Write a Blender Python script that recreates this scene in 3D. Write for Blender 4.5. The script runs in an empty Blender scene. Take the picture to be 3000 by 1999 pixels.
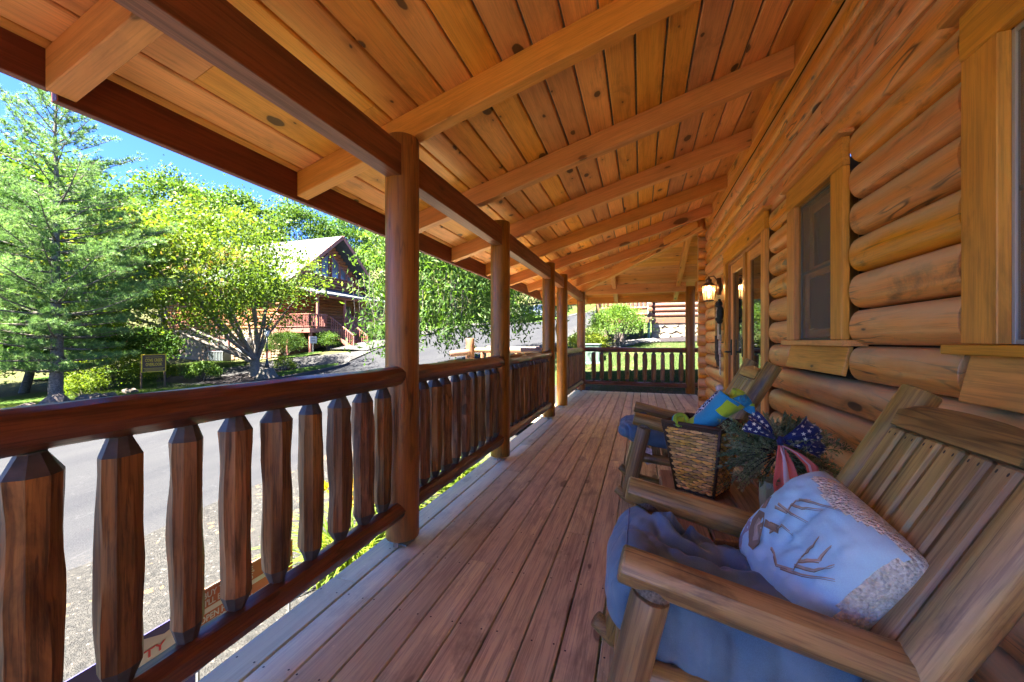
import bpy, bmesh, math, random
import numpy as np
from mathutils import Vector, Matrix, noise
R=math.radians
random.seed(7)
rng=np.random.default_rng(7)
scene=bpy.context.scene
COL=scene.collection
# ---------------------------------------------------------------- camera, world, sun, exposure
cam=bpy.data.objects.new('camera',bpy.data.cameras.new('camera')); COL.objects.link(cam)
cam.location=(0,0,1.15); cam.rotation_euler=(R(90),0,math.atan(377/1150))
cam.data.sensor_width=36; cam.data.lens=13.8; cam.data.clip_start=.05; cam.data.clip_end=2000
scene.camera=cam
SUN=Vector((-.27,-.40,.88)).normalized()
world=bpy.data.worlds.new('World'); scene.world=world; world.use_nodes=True
wn=world.node_tree.nodes; bg=wn['Background']
sky=wn.new('ShaderNodeTexSky'); sky.sky_type='NISHITA'; sky.sun_disc=False
sky.sun_elevation=math.asin(SUN.z); sky.sun_rotation=math.atan2(SUN.x,SUN.y)
sky.altitude=200; sky.air_density=.6; sky.dust_density=0; sky.ozone_density=10
tint=wn.new('ShaderNodeMixRGB'); tint.blend_type='MULTIPLY'; tint.inputs[0].default_value=1; tint.inputs[2].default_value=(.56,.70,1,1)
world.node_tree.links.new(sky.outputs[0],tint.inputs[1]); world.node_tree.links.new(tint.outputs[0],bg.inputs[0]); bg.inputs[1].default_value=.05
sd=bpy.data.lights.new('sun','SUN'); sd.energy=5.0; sd.angle=R(.53); sd.color=(1,.955,.88)
sun=bpy.data.objects.new('sun',sd); COL.objects.link(sun); sun.rotation_euler=SUN.to_track_quat('Z','Y').to_euler()
vs=scene.view_settings; vs.view_transform='Standard'; vs.look='None'; vs.gamma=1; vs.exposure=4.05
try: vs.use_curve_mapping=False
except Exception: pass
try:
    scene.cycles.max_bounces=10; scene.cycles.diffuse_bounces=6; scene.cycles.transparent_max_bounces=12
    scene.cycles.caustics_reflective=False; scene.cycles.caustics_refractive=False
except Exception: pass
# ---------------------------------------------------------------- helpers
WM={}
def link(o,parent,M,kw=None):
    COL.objects.link(o)
    if parent is not None:
        o.parent=parent; o.matrix_local=WM[parent.name].inverted()@M
    else: o.matrix_local=M
    WM[o.name]=M.copy()
    return o
def tag(o,label=None,cat=None,group=None,kind=None):
    if label: o['label']=label
    if cat: o['category']=cat
    if group: o['group']=group
    if kind: o['kind']=kind
    return o
def T(x,y,z): return Matrix.Translation((x,y,z))
def thing(name,loc,label,cat,group=None,rz=0):
    o=bpy.data.objects.new(name,None); o.empty_display_size=.2
    link(o,None,T(*loc)@Matrix.Rotation(rz,4,'Z')); return tag(o,label,cat,group)
def part(parent,name,me,M=None,mat=None,label=None,kind=None):
    if mat is not None and len(me.materials)==0: me.materials.append(mat)
    o=bpy.data.objects.new(name,me)
    if M is None: M=Matrix.Identity(4)
    link(o,parent,M)
    if mat is not None and me.materials[0]!=mat:
        o.material_slots[0].link='OBJECT'; o.material_slots[0].material=mat
    if label: o['label']=label
    if kind: o['kind']=kind
    return o
def empty_part(parent,name,M=None):
    o=bpy.data.objects.new(name,None); return link(o,parent,M if M is not None else WM[parent.name])
def frame(p0,p1,up=(0,0,1),mid=True):
    p0=Vector(p0);p1=Vector(p1);x=(p1-p0).normalized();up=Vector(up)
    if abs(x.dot(up))>.98: up=Vector((0,1,0))
    y=up.cross(x).normalized(); z=x.cross(y)
    m=Matrix((x,y,z)).transposed().to_4x4(); m.translation=(p0+p1)/2 if mid else p0
    return m
def mesh(name,v,f,mats=(),idx=None,smooth=False):
    me=bpy.data.meshes.new(name); me.from_pydata([tuple(a) for a in v],[],f)
    for m in mats: me.materials.append(m)
    if idx is not None: me.polygons.foreach_set('material_index',idx)
    if smooth: me.polygons.foreach_set('use_smooth',[True]*len(me.polygons))
    me.update(); return me
def bm2me(bm,name,smooth=False,ang=None):
    me=bpy.data.meshes.new(name); bm.normal_update(); bm.to_mesh(me); bm.free()
    if smooth:
        me.polygons.foreach_set('use_smooth',[True]*len(me.polygons))
        if ang is not None:
            try: me.set_sharp_from_angle(angle=R(ang))
            except Exception: pass
    return me
_bc={}
def box(l,w,h,bev=.003):
    k=(round(l,4),round(w,4),round(h,4),bev)
    if k in _bc: return _bc[k]
    bm=bmesh.new(); bmesh.ops.create_cube(bm,size=1,matrix=Matrix.Diagonal((l,w,h,1)))
    if bev>0: bmesh.ops.bevel(bm,geom=bm.edges[:],offset=min(bev,.3*min(l,w,h)),segments=1,affect='EDGES')
    _bc[k]=bm2me(bm,'board'); return _bc[k]
def board(parent,name,p0,p1,w,h,mat,up=(0,0,1),bev=.003,**k):
    L=(Vector(p1)-Vector(p0)).length
    me=box(L,w,h,bev)
    return part(parent,name,me,frame(p0,p1,up),mat,**k)
def bx(parent,name,x0,x1,y0,y1,z0,z1,mat,bev=.003,**k):
    return part(parent,name,box(x1-x0,y1-y0,z1-z0,bev),T((x0+x1)/2,(y0+y1)/2,(z0+z1)/2),mat,**k)
def bxy(parent,name,x0,x1,y0,y1,z0,z1,mat,bev=.003,**k):   # grain along y
    return board(parent,name,((x0+x1)/2,y0,(z0+z1)/2),((x0+x1)/2,y1,(z0+z1)/2),x1-x0,z1-z0,mat,bev=bev,**k)
def bxz(parent,name,x0,x1,y0,y1,z0,z1,mat,bev=.003,**k):   # grain along z
    return board(parent,name,((x0+x1)/2,(y0+y1)/2,z0),((x0+x1)/2,(y0+y1)/2,z1),x1-x0,y1-y0,mat,up=(0,1,0),bev=bev,**k)
def tube(pts,rad,n=8,cap=True,jit=0,seed=0,prof=None):
    """tube through pts; returns verts, faces"""
    pts=[Vector(p) for p in pts]; V=[];Fc=[]
    rd=random.Random(seed)
    if not hasattr(rad,'__len__'): rad=[rad]*len(pts)
    ref=Vector((0,0,1))
    d0=(pts[1]-pts[0]).normalized()
    if abs(d0.z)>.9: ref=Vector((0,1,0))
    for i,p in enumerate(pts):
        d=(pts[min(i+1,len(pts)-1)]-pts[max(i-1,0)]).normalized()
        a=ref.cross(d).normalized(); b=d.cross(a); ref=b if abs(ref.dot(d))>.9 else ref
        for k in range(n):
            t=2*math.pi*k/n; r=rad[i]*(1+jit*(rd.random()-.5))
            c,s=math.cos(t)*r,math.sin(t)*r
            if prof: c,s=prof(c,s)
            V.append(p+a*c+b*s)
    for i in range(len(pts)-1):
        for k in range(n):
            Fc.append((i*n+k,i*n+(k+1)%n,(i+1)*n+(k+1)%n,(i+1)*n+k))
    if cap:
        Fc.append(tuple(range(n-1,-1,-1))); Fc.append(tuple(range((len(pts)-1)*n,len(pts)*n)))
    return V,Fc
def join(lst):
    V=[];Fc=[]
    for v,f in lst:
        o=len(V); V+=list(v); Fc+=[tuple(i+o for i in q) for q in f]
    return V,Fc
def tubes(name,lst,mat,smooth=True):
    v,f=join(lst); return mesh(name,v,f,[mat],smooth=smooth)
def setsharp(me,a=40):
    try: me.set_sharp_from_angle(angle=R(a))
    except Exception: pass
    return me
_lc={}
def logmesh(L,r,seed=0,n=20,wob=.03,ends=.012,facet=0,step=.12):
    k=(round(L,3),round(r,4),seed,n,wob,ends,facet)
    if k in _lc: return _lc[k]
    m=max(4,int(L/step)); V=[];Fc=[]
    xs=[-L/2,-L/2+ends*.3]+[-L/2+ends+(L-2*ends)*i/m for i in range(m+1)]+[L/2-ends*.3,L/2]
    rs=[r-ends*1.0,r-ends*.35]+[r]*(m+1)+[r-ends*.35,r-ends]
    for x,rr in zip(xs,rs):
        for j in range(n):
            t=2*math.pi*j/n
            q=1+wob*noise.noise(Vector((x*2.2+seed*9.1,math.cos(t)*1.3+seed,math.sin(t)*1.3)))*2
            if facet: q*=1+facet*noise.noise(Vector((x*5+seed*3.3,math.cos(t)*2.6-seed,math.sin(t)*2.6)))*2
            V.append((x,math.cos(t)*rr*q,math.sin(t)*rr*q))
    K=len(xs)
    for i in range(K-1):
        for j in range(n): Fc.append((i*n+j,i*n+(j+1)%n,(i+1)*n+(j+1)%n,(i+1)*n+j))
    Fc=[f[::-1] for f in Fc]
    Fc.append(tuple(range(n))); Fc.append(tuple(range((K-1)*n,K*n))[::-1])
    me=mesh('log',V,[f[::-1] for f in Fc],smooth=True); setsharp(me,35 if not facet else 22); _lc[k]=me; return me
def log(parent,name,p0,p1,r,mat,seed=0,**k):
    kk={a:k.pop(a) for a in list(k) if a in('n','wob','ends','facet','step')}
    L=(Vector(p1)-Vector(p0)).length
    return part(parent,name,logmesh(L,r,seed,**kk),frame(p0,p1),mat,**k)
# ---------------------------------------------------------------- node helpers
class N:
    def __init__(s,name):
        s.m=bpy.data.materials.new(name); s.m.use_nodes=True; s.t=s.m.node_tree; s.n=s.t.nodes
        s.b=s.n['Principled BSDF']; s.out=s.n['Material Output']
    def L(s,a,b): s.t.links.new(a,b)
    def new(s,t,**k):
        o=s.n.new('ShaderNode'+t)
        for a,v in k.items():
            if hasattr(o,a): setattr(o,a,v)
            else: raise Exception(a)
        return o
    def inp(s,o,i,v):
        if hasattr(v,'links') or isinstance(v,bpy.types.NodeSocket): s.L(v,o.inputs[i])
        else: o.inputs[i].default_value=v
    def math(s,op,a,b=0,c=None,clamp=False):
        o=s.new('Math',operation=op,use_clamp=clamp); s.inp(o,0,a); s.inp(o,1,b)
        if c is not None: s.inp(o,2,c)
        return o.outputs[0]
    def vm(s,op,a,b=(0,0,0)):
        o=s.new('VectorMath',operation=op); s.inp(o,0,a); s.inp(o,1,b); return o.outputs[0]
    def mix(s,f,a,b,mode='MIX'):
        o=s.new('MixRGB',blend_type=mode); s.inp(o,0,f)
        for i,v in ((1,a),(2,b)):
            if isinstance(v,(tuple,list)): v=tuple(v)+(1,) if len(v)==3 else v
            s.inp(o,i,v)
        return o.outputs[0]
    def noise(s,vec,scale,detail=3,rough=.5,dist=0,out=0):
        o=s.new('TexNoise'); s.inp(o,'Vector',vec); o.inputs['Scale'].default_value=scale
        o.inputs['Detail'].default_value=detail; o.inputs['Roughness'].default_value=rough; o.inputs['Distortion'].default_value=dist
        return o.outputs[out]
    def vor(s,vec,scale,feature='F1',out='Distance',rnd=1):
        o=s.new('TexVoronoi',feature=feature); s.inp(o,'Vector',vec); o.inputs['Scale'].default_value=scale; o.inputs['Randomness'].default_value=rnd
        return o.outputs[out]
    def ramp(s,f,a,b,lo=0,hi=1):
        o=s.new('MapRange'); s.inp(o,0,f); o.inputs[1].default_value=a;o.inputs[2].default_value=b;o.inputs[3].default_value=lo;o.inputs[4].default_value=hi
        return o.outputs[0]
    def bump(s,h,strength=.3,dist=.01):
        o=s.new('Bump'); s.inp(o,'Height',h); o.inputs['Strength'].default_value=strength; o.inputs['Distance'].default_value=dist
        s.L(o.outputs[0],s.b.inputs['Normal']); return o
    def objco(s): return s.new('TexCoord').outputs['Object']
    def rnd(s): return s.new('ObjectInfo').outputs['Random']
def plain(name,c,rough=.6,metal=0,emit=None,es=1,var=0,nscale=30,spec=.5):
    m=N(name); b=m.b
    if var:
        co=m.objco(); n=m.noise(co,nscale,4); f=m.ramp(n,.3,.7,1-var,1+var)
        m.L(m.mix(1,c,m.mix(1,(1,1,1),f,'MULTIPLY'),'MULTIPLY'),b.inputs['Base Color'])
    else: b.inputs['Base Color'].default_value=tuple(c)+(1,)
    b.inputs['Roughness'].default_value=rough; b.inputs['Metallic'].default_value=metal
    b.inputs['Specular IOR Level'].default_value=spec
    if emit: b.inputs['Emission Color'].default_value=tuple(emit)+(1,); b.inputs['Emission Strength'].default_value=es
    return m.m
def wood(name,c1,c2,dark=None,knot=1.0,kden=1.0,rough=.5,spec=.35,coat=0,dust=0,dustc=(.36,.26,.16),var=.22,stain=.25,grain=1.0,gs=1.0,bump=.25,weather=0,weatherc=(.33,.31,.28),wpos=None,crack=0,fleck=0):
    m=N(name); b=m.b
    dark=dark or tuple(x*.35 for x in c2)
    rn=m.rnd(); off=m.new('CombineXYZ'); m.inp(off,0,m.math('MULTIPLY',rn,37.3)); m.inp(off,1,m.math('MULTIPLY',rn,11.7)); m.inp(off,2,m.math('MULTIPLY',rn,23.1))
    co=m.vm('ADD',m.objco(),off.outputs[0])
    kf=0
    if knot:
        kq=m.new('SeparateXYZ'); m.L(co,kq.inputs[0]); kk=m.new('CombineXYZ'); m.L(kq.outputs[0],kk.inputs[0]); m.inp(kk,1,m.math('ADD',kq.outputs[1],kq.outputs[2])); m.inp(kk,2,0.0)
        kc=m.vm('MULTIPLY',m.vm('ADD',kk.outputs[0],m.vm('MULTIPLY',m.vm('SUBTRACT',m.noise(co,9,3,out=1),(.5,.5,.5)),(.05,.025,.03))),(2.3*kden,6.0*kden,6.0*kden))
        kv=m.new('TexVoronoi',feature='F1'); kv.voronoi_dimensions='2D'; m.inp(kv,'Vector',kc); kv.inputs['Scale'].default_value=1
        ksc=m.new('SeparateColor'); m.L(kv.outputs['Color'],ksc.inputs[0]); kd=kv.outputs['Distance']
        kpick=m.math('GREATER_THAN',ksc.outputs[1],.42)
        kf=m.math('MULTIPLY',m.math('MULTIPLY',m.ramp(kd,.0,.42,1,0),kpick),m.ramp(ksc.outputs[0],0,1,.008,.034))
        kx=m.new('CombineXYZ'); m.inp(kx,1,kf); m.inp(kx,2,kf); gco=m.vm('ADD',co,kx.outputs[0])
    else: gco=co
    g=m.vm('MULTIPLY',gco,(1.3*gs,26*gs,26*gs))
    n1=m.noise(g,1,7,.62,.4)
    g2=m.vm('MULTIPLY',gco,(.7*gs,7*gs,7*gs)); n2=m.noise(g2,1,3,.5,1.2)
    g3=m.vm('MULTIPLY',co,(5,150,150)); n3=m.noise(g3,1,3,.6)
    col=m.mix(m.ramp(n2,.28,.72),c1,c2)
    col=m.mix(m.math('MULTIPLY',m.ramp(n1,.47,.66),.48*grain,clamp=True),col,dark)
    col=m.mix(m.math('MULTIPLY',m.ramp(n3,.47,.62),.46*grain,clamp=True),col,dark)
    # light streaks
    col=m.mix(m.math('MULTIPLY',m.ramp(n1,.47,.3),.35*grain),col,tuple(min(1,x*1.35) for x in c1))
    if stain:
        s1=m.noise(m.vm('MULTIPLY',co,(2.2,6,6)),1,6,.68,.6)
        col=m.mix(m.math('MULTIPLY',m.ramp(s1,.55,.74),stain*2.2,clamp=True),col,tuple(x*.8 for x in dark))
    if knot:
        d=kd; sc=ksc; pick=kpick; size=m.math('ADD',.012,m.math('MULTIPLY',m.math('POWER',sc.outputs[0],2.6),.125))
        core=m.ramp(m.math('SUBTRACT',d,size),.0,.022,1,0)
        halo=m.ramp(m.math('SUBTRACT',d,size),.0,.14,.55,0)
        col=m.mix(m.math('MULTIPLY',m.math('MULTIPLY',halo,pick),knot,clamp=True),col,tuple(x*.6 for x in c2))
        col=m.mix(m.math('MULTIPLY',m.math('MULTIPLY',core,pick),.9*knot,clamp=True),col,tuple(x*.45 for x in dark))
    if weather:
        w=m.noise(m.vm('MULTIPLY',co,(.9,5,5)),1,4,.6)
        f=m.math('MULTIPLY',m.ramp(w,.35,.65),weather,clamp=True)
        if wpos is not None:   # greyer towards the open side of the porch (rain reaches it)
            gp=m.new('NewGeometry').outputs['Position']; sx=m.new('SeparateXYZ'); m.L(gp,sx.inputs[0])
            f=m.math('ADD',m.math('MULTIPLY',f,.6),m.math('MULTIPLY',m.math('MAXIMUM',m.ramp(sx.outputs[0],wpos[0],wpos[1],.85,0),m.ramp(sx.outputs[1],5.5,9,0,.7)),m.ramp(w,.2,.55,.5,1)),clamp=True)
        col=m.mix(f,col,weatherc)
    if fleck:
        fv=m.vor(m.vm('MULTIPLY',co,(.6,1,1)),38); ff=m.math('MULTIPLY',m.math('LESS_THAN',fv,m.ramp(m.noise(co,2.2,3),.5,.8,.0,.3)),fleck)
        col=m.mix(ff,col,tuple(min(1,x*1.5) for x in weatherc)); sm=m.noise(m.vm('MULTIPLY',co,(1,1.5,1)),3.2,5,.7); col=m.mix(m.math('MULTIPLY',m.ramp(sm,.52,.72),fleck*.8,clamp=True),col,dark)
    if crack:
        cr=m.noise(m.vm('MULTIPLY',co,(1.2,14,14)),1,2,.5,.3)
        cf=m.math('MULTIPLY',m.ramp(m.math('ABSOLUTE',m.math('SUBTRACT',cr,.5)),.004,.020,1,0),m.ramp(m.noise(co,1.9,2),.50,.60))
        col=m.mix(m.math('MULTIPLY',cf,crack,clamp=True),col,tuple(x*.25 for x in dark))
    if dust:
        gn=m.new('NewGeometry').outputs['Normal']; sx=m.new('SeparateXYZ'); m.L(gn,sx.inputs[0])
        dn=m.noise(m.vm('MULTIPLY',co,(2,5,5)),1,5,.65)
        f=m.math('MULTIPLY',m.ramp(m.math('ADD',sx.outputs[2],m.math('MULTIPLY',m.math('SUBTRACT',dn,.5),.9)),-.05,.38),dust,clamp=True)
        col=m.mix(f,col,dustc)
    hv=m.new('HueSaturation'); m.L(col,hv.inputs['Color']); m.inp(hv,'Value',m.math('ADD',1-var/2,m.math('MULTIPLY',rn,var)))
    r2=m.math('FRACT',m.math('MULTIPLY',rn,17.7)); m.inp(hv,'Saturation',m.math('ADD',.92,m.math('MULTIPLY',r2,.14))); m.inp(hv,'Hue',m.math('ADD',.494,m.math('MULTIPLY',r2,.012)))
    m.L(hv.outputs[0],b.inputs['Base Color'])
    m.inp(b,'Roughness',m.ramp(n1,.3,.7,rough-.08,rough+.1)); b.inputs['Specular IOR Level'].default_value=spec
    if coat: b.inputs['Coat Weight'].default_value=coat; b.inputs['Coat Roughness'].default_value=.28
    if bump: m.bump(m.math('ADD',n1,m.math('MULTIPLY',n3,.5)),bump,.004)
    return m.m
# ---------------------------------------------------------------- wood materials
W_ceil=wood('ceiling_pine',(.90,.40,.10),(.78,.30,.07),dark=(.20,.085,.03),knot=1,kden=1.15,rough=.5,stain=.22,var=.3,grain=.4)
W_raft=wood('rafter_pine',(.80,.34,.085),(.68,.265,.06),dark=(.2,.08,.025),knot=.8,kden=.6,rough=.5,stain=.12,var=.14,grain=.4)
W_beam=wood('beam_dark',(.27,.085,.034),(.21,.062,.026),dark=(.07,.025,.012),knot=.7,kden=.6,rough=.42,stain=.1,var=.08)
W_fasc=wood('fascia_red',(.23,.052,.026),(.19,.043,.022),dark=(.08,.02,.012),knot=.8,kden=.6,rough=.45,stain=.1,var=.08)
W_post=wood('post_stain',(.35,.125,.02),(.24,.08,.014),dark=(.06,.025,.012),knot=.4,kden=.5,rough=.42,spec=.4,stain=.3,var=.1,crack=.6,grain=.7)
W_rail=wood('rail_stain',(.23,.075,.028),(.13,.042,.019),dark=(.03,.012,.008),knot=.6,rough=.36,spec=.5,stain=.35,var=.15,crack=.5,coat=.15)
W_bal=wood('baluster_stain',(.36,.165,.06),(.18,.078,.03),dark=(.04,.018,.01),knot=.7,rough=.45,stain=.4,var=.35,crack=.5,grain=1.3)
W_balend=plain('baluster_end',(.075,.06,.052),.6,var=.3)
W_wall=wood('wall_log',(.94,.395,.07),(.78,.27,.045),dark=(.13,.055,.025),knot=1,kden=.6,rough=.36,spec=.5,stain=.5,var=.2,grain=.42,dust=.7,dustc=(.74,.57,.31),crack=.8,coat=.12)
W_trim=wood('window_trim',(.90,.42,.09),(.78,.33,.06),dark=(.2,.08,.03),knot=1,kden=.6,rough=.42,spec=.4,stain=.2,var=.15,grain=.5)
W_door=wood('door_wood',(.60,.27,.075),(.48,.20,.055),dark=(.14,.055,.02),knot=.3,rough=.4,stain=.1,var=.12)
W_deck=wood('deck_board',(.94,.88,.48),(.78,.67,.36),dark=(.28,.21,.12),knot=.8,kden=.6,rough=.55,spec=.35,stain=.35,var=.3,weather=.25,weatherc=(.64,.59,.36),wpos=(-1.45,-.62),bump=.35,fleck=.6)
W_chair=wood('chair_log',(.50,.335,.11),(.29,.18,.052),dark=(.07,.035,.02),knot=.5,kden=.6,rough=.4,spec=.45,stain=.45,var=.15,crack=.5,grain=.95,coat=.1)
W_slat=wood('chair_slat',(.56,.41,.16),(.40,.275,.10),dark=(.10,.05,.03),knot=.5,rough=.42,stain=.35,var=.2)
W_table=wood('table_board',(.42,.26,.15),(.34,.19,.10),dark=(.06,.03,.02),knot=.5,rough=.4,spec=.45,stain=.3,var=.15)
W_grey=wood('grey_dark_wood',(.14,.10,.085),(.09,.065,.055),knot=.3,rough=.6)
M_dark=plain('dark_backing',(.045,.024,.014),.8)
M_iron=plain('grey_steel',(.42,.41,.39),.45,.8)
M_ironrust=plain('rusty_bracket',(.28,.15,.10),.7,.3,var=.3)
M_screw=plain('screw_head',(.03,.025,.02),.6)
M_black=plain('black_metal',(.02,.025,.02),.4)
# ---------------------------------------------------------------- porch floor
YF=9.22; YN=-3.2
deck=thing('porch_floor',(0,3,0),None,None); deck['kind']='structure'
rd=random.Random(3)
X0=-1.43; SP=.1427
joint={0:[1.55],1:[4.2],2:[3.3],3:[2.9,6.1],4:[1.9],5:[4.0],6:[4.75],7:[2.35,6.6],8:[3.9],9:[5.1],10:[1.2,6.2],11:[2.9],12:[4.5],13:[3.2],14:[2.2],15:[5.4],16:[3],17:[2]}
for k in range(18):
    a=YN; js=joint.get(k,[])+[YF]
    xc=X0+SP*(k+.5)
    if xc>1.1: break
    for j in js:
        w=.1345+rd.uniform(-.0015,.0015); dz=rd.uniform(-.0015,.0015)
        board(deck,'deck_board',(xc,a+.0015,-.019+dz),(xc,j-.0015,-.019+dz),w,.036,W_deck,bev=.003)
        a=j
bxy(deck,'rim_joist',-1.425,-1.385,YN,YF-.01,-.25,-.042,W_fasc)
board(deck,'rim_joist',(-1.38,YF-.035,-.145),(3,YF-.035,-.145),.04,.2,W_fasc)
for y in np.arange(YN+.2,YF-.2,.405): board(deck,'floor_joist',(-1.38,y,-.135),(1.1,y,-.135),.04,.19,W_deck)
v=[];f=[]
for k in range(18):
    x=X0+SP*(k+.5)
    for y in np.arange(YN+.2,YF-.2,.405):
        for s in (-.045,.045):
            if rd.random()<.2: continue
            px,py=x+s+rd.uniform(-.01,.01),y+rd.uniform(-.012,.012); o=len(v)
            for q in range(6): v.append((px+.0042*math.cos(q*math.pi/3),py-3+.0042*math.sin(q*math.pi/3),.0022))
            f.append(tuple(range(o,o+6)))
part(deck,'deck_screws',mesh('deck_screws',v,f,[M_screw]),T(0,3,0),kind='stuff')
# ---------------------------------------------------------------- posts
def lathe_log(z0,z1,r,seed):  # vertical log
    return frame((0,0,z0),(0,0,z1),up=(0,1,0))
PY=[1.945,3.60,5.72,6.77,9.07,-.15,-2.2]
PLAB={1.945:'nearest stout log post, right of the long foreground railing','a':0}
labs=['stout brown log post nearest the camera, at the right end of the foreground railing','second log post from the camera, between two spindle railings','third log post, standing left of the gap where the porch steps leave','fourth log post, standing right of the gap where the porch steps leave','slim-looking corner log post where the side railing meets the far railing','log post out of frame at the left end of the foreground railing','log post farthest behind the camera']
def post(x,y,label,seed):
    p=thing('porch_post',(x,y,0),label,'post','log posts holding up the porch roof')
    log(p,'log',(x,y,.035),(x,y,2.305),.094,W_post,seed=seed,wob=.006,n=28,ends=.008,step=.3)
    bx(p,'base_plate',x-.055,x+.055,y-.045,y+.045,.001,.009,M_iron,.001)
    part(p,'threaded_rod',tubes('rod',[tube([(0,0,.009),(0,0,.04)],.010,8)],M_iron),T(x,y,0))
    part(p,'nut',tubes('nut',[tube([(0,0,.012),(0,0,.022)],.017,6)],M_iron,False),T(x,y,0))
    return p
for i,(y,l) in enumerate(zip(PY,labs)): post(-1.30,y,l,i+1)
post(1.0,9.10,'log post in the middle distance at the right end of the far railing',9)
# ---------------------------------------------------------------- railings
def balmesh(seed,z0,z1):
    rr=random.Random(seed); n=9; r=.0475*rr.uniform(.88,1.10); V=[];F=[];mi=[]
    zs=[z0,z0+.004,z0+.055]; K=12
    for i in range(1,K): zs.append(z0+.055+(z1-z0-.105)*i/K)
    zs+=[z1-.05,z1-.004,z1]
    ph=rr.random()*6; ln=len(zs)
    for i,z in enumerate(zs):
        if i in(0,1,ln-2,ln-1): q=.026
        else: q=r*(1+.10*noise.noise(Vector((0,z*1.7,seed*7.7))))
        for k in range(n):
            t=2*math.pi*k/n+ph
            a=1
            if 1<i<ln-2: a=1+.26*noise.noise(Vector((math.cos(t)*1.3+seed*3.1,math.sin(t)*1.3,z*4.2)))+.09*noise.noise(Vector((math.cos(t)*4+seed,math.sin(t)*4,z*9)))
            V.append((z-(z0+z1)/2,math.cos(t)*q*a,math.sin(t)*q*a))
    for i in range(ln-1):
        for k in range(n):
            F.append((i*n+k,i*n+(k+1)%n,(i+1)*n+(k+1)%n,(i+1)*n+k)); mi.append(1 if (i<2 or i>=ln-3) else 0)
    F.append(tuple(range(n-1,-1,-1))); mi.append(1); F.append(tuple(range((ln-1)*n,ln*n))); mi.append(1)
    me=mesh('baluster',V,F,[W_bal,W_balend],mi,smooth=True); return setsharp(me,15)
BALS=[balmesh(s,.248,.902) for s in range(9)]
def baluster(p,x,y,k):
    M=T(x,y,.575)@Matrix.Rotation(R(-90),4,'Y')@Matrix.Rotation(k*1.3,4,'X')
    o=part(p,'baluster',BALS[k%9],M); return o
def rail_mesh(p,name,a,b,r,seed):
    log(p,name,a,b,r,W_rail,seed=seed,wob=.05,facet=.085,n=14,ends=.02,step=.07)
def railing(y0,y1,ys,label,seed,x=-1.285):
    p=thing('porch_railing',(x,(y0+y1)/2,0),label,'railing','log spindle railings of the porch')
    rail_mesh(p,'top_rail',(x,y0,.952),(x,y1,.955),.054,seed)
    rail_mesh(p,'bottom_rail',(x,y0,.206),(x,y1,.208),.050,seed+5)
    for k,y in enumerate(ys): baluster(p,x-.012,y,seed+k*2)
    for yy in (y1-.03,y0+.04):
        bxz(p,'rail_bracket',x-.022,x+.010,yy-.002,yy+.002,.004,.16,M_ironrust,0)
    return p
railing(.02,1.90,[.02+.157,.34,.50,.657,.818,.967,1.124,1.284,1.449,1.608,1.758],'foreground log railing with pointed hewn spindles, running off the left edge',11)
railing(2.0,3.56,[2.03,2.161,2.305,2.448,2.613,2.775,2.935,3.104,3.281,3.43],'second log railing, between the two nearest posts',23)
railing(3.66,5.68,[3.76+.158*i for i in range(12)],'third log railing, ending at the gap for the porch steps',37)
railing(6.82,9.02,[6.93+.158*i for i in range(14)],'fourth log railing, between the steps gap and the corner post',41)
railing(-2.1,-.2,[-2.0+.158*i for i in range(11)],'log railing behind the camera',53)
def railx(x0,x1,y,xs,label,seed):
    p=thing('porch_railing',((x0+x1)/2,y,0),label,'railing','log spindle railings of the porch')
    rail_mesh(p,'top_rail',(x0,y,.958),(x1,y,.952),.052,seed); rail_mesh(p,'bottom_rail',(x0,y,.210),(x1,y,.20),.048,seed+3)
    for k,x in enumerate(xs): baluster(p,x,y,seed+k*2)
    return p
railx(-1.25,.93,9.08,[-1.02+.184*i for i in range(11)],'far log railing across the end of the porch, with the lawn behind it',60)
railx(1.08,3.1,9.08,[1.2+.184*i for i in range(10)],'short stretch of log railing right of the far post, beside the log corner',71)
# ---------------------------------------------------------------- porch roof
SL=.2885
def zc(x): return 3.105-SL*(.96-x)         # underside of the boards, street side
def zc2(y): return 3.105-SL*(y-6.8)         # underside, far side
roof=thing('porch_roof',(0,3,2.3),'stained pine porch roof with rafters and dark beam over the porch','roof')
def skew(name,poly,zf,th,mat):
    """board with polygon outline (x,y) following plane zf, thickness th; local x along its grain given by first edge"""
    a=Vector((poly[0][0],poly[0][1],zf(*poly[0]))); b=Vector((poly[1][0],poly[1][1],zf(*poly[1])))
    M=frame(a,b); Mi=M.inverted(); nrm=M.to_3x3()@Vector((0,0,1))
    vb=[Mi@Vector((p[0],p[1],zf(*p))) for p in poly]; n=len(vb)
    c=sum(vb,Vector())/n; V=[]
    bev=.006
    ins=[]
    for i,q in enumerate(vb):
        ins.append(Vector((q.x,q.y-math.copysign(bev,q.y-c.y),q.z)))
    up=Mi.to_3x3()@Vector((0,0,1))
    V=[v for v in ins]+[v+up*.007 for v in vb]+[v+up*th for v in vb]
    F=[tuple(range(n-1,-1,-1))]+[tuple(2*n+i for i in range(n))]
    for l in (0,1):
        for i in range(n):
            j=(i+1)%n; F.append((l*n+i,l*n+j,(l+1)*n+j,(l+1)*n+i))
    me=mesh('board',V,F,[mat]); bm=bmesh.new(); bm.from_mesh(me); bmesh.ops.recalc_face_normals(bm,faces=bm.faces); bm.to_mesh(me); bm.free()
    return part(roof,name,me,M,mat)
CS=.168
k=0; x=1.06
edges=[1.06,.975,.81]
while edges[-1]>-2.1: edges.append(edges[-1]-CS)
edges[-1]=-2.115
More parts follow.
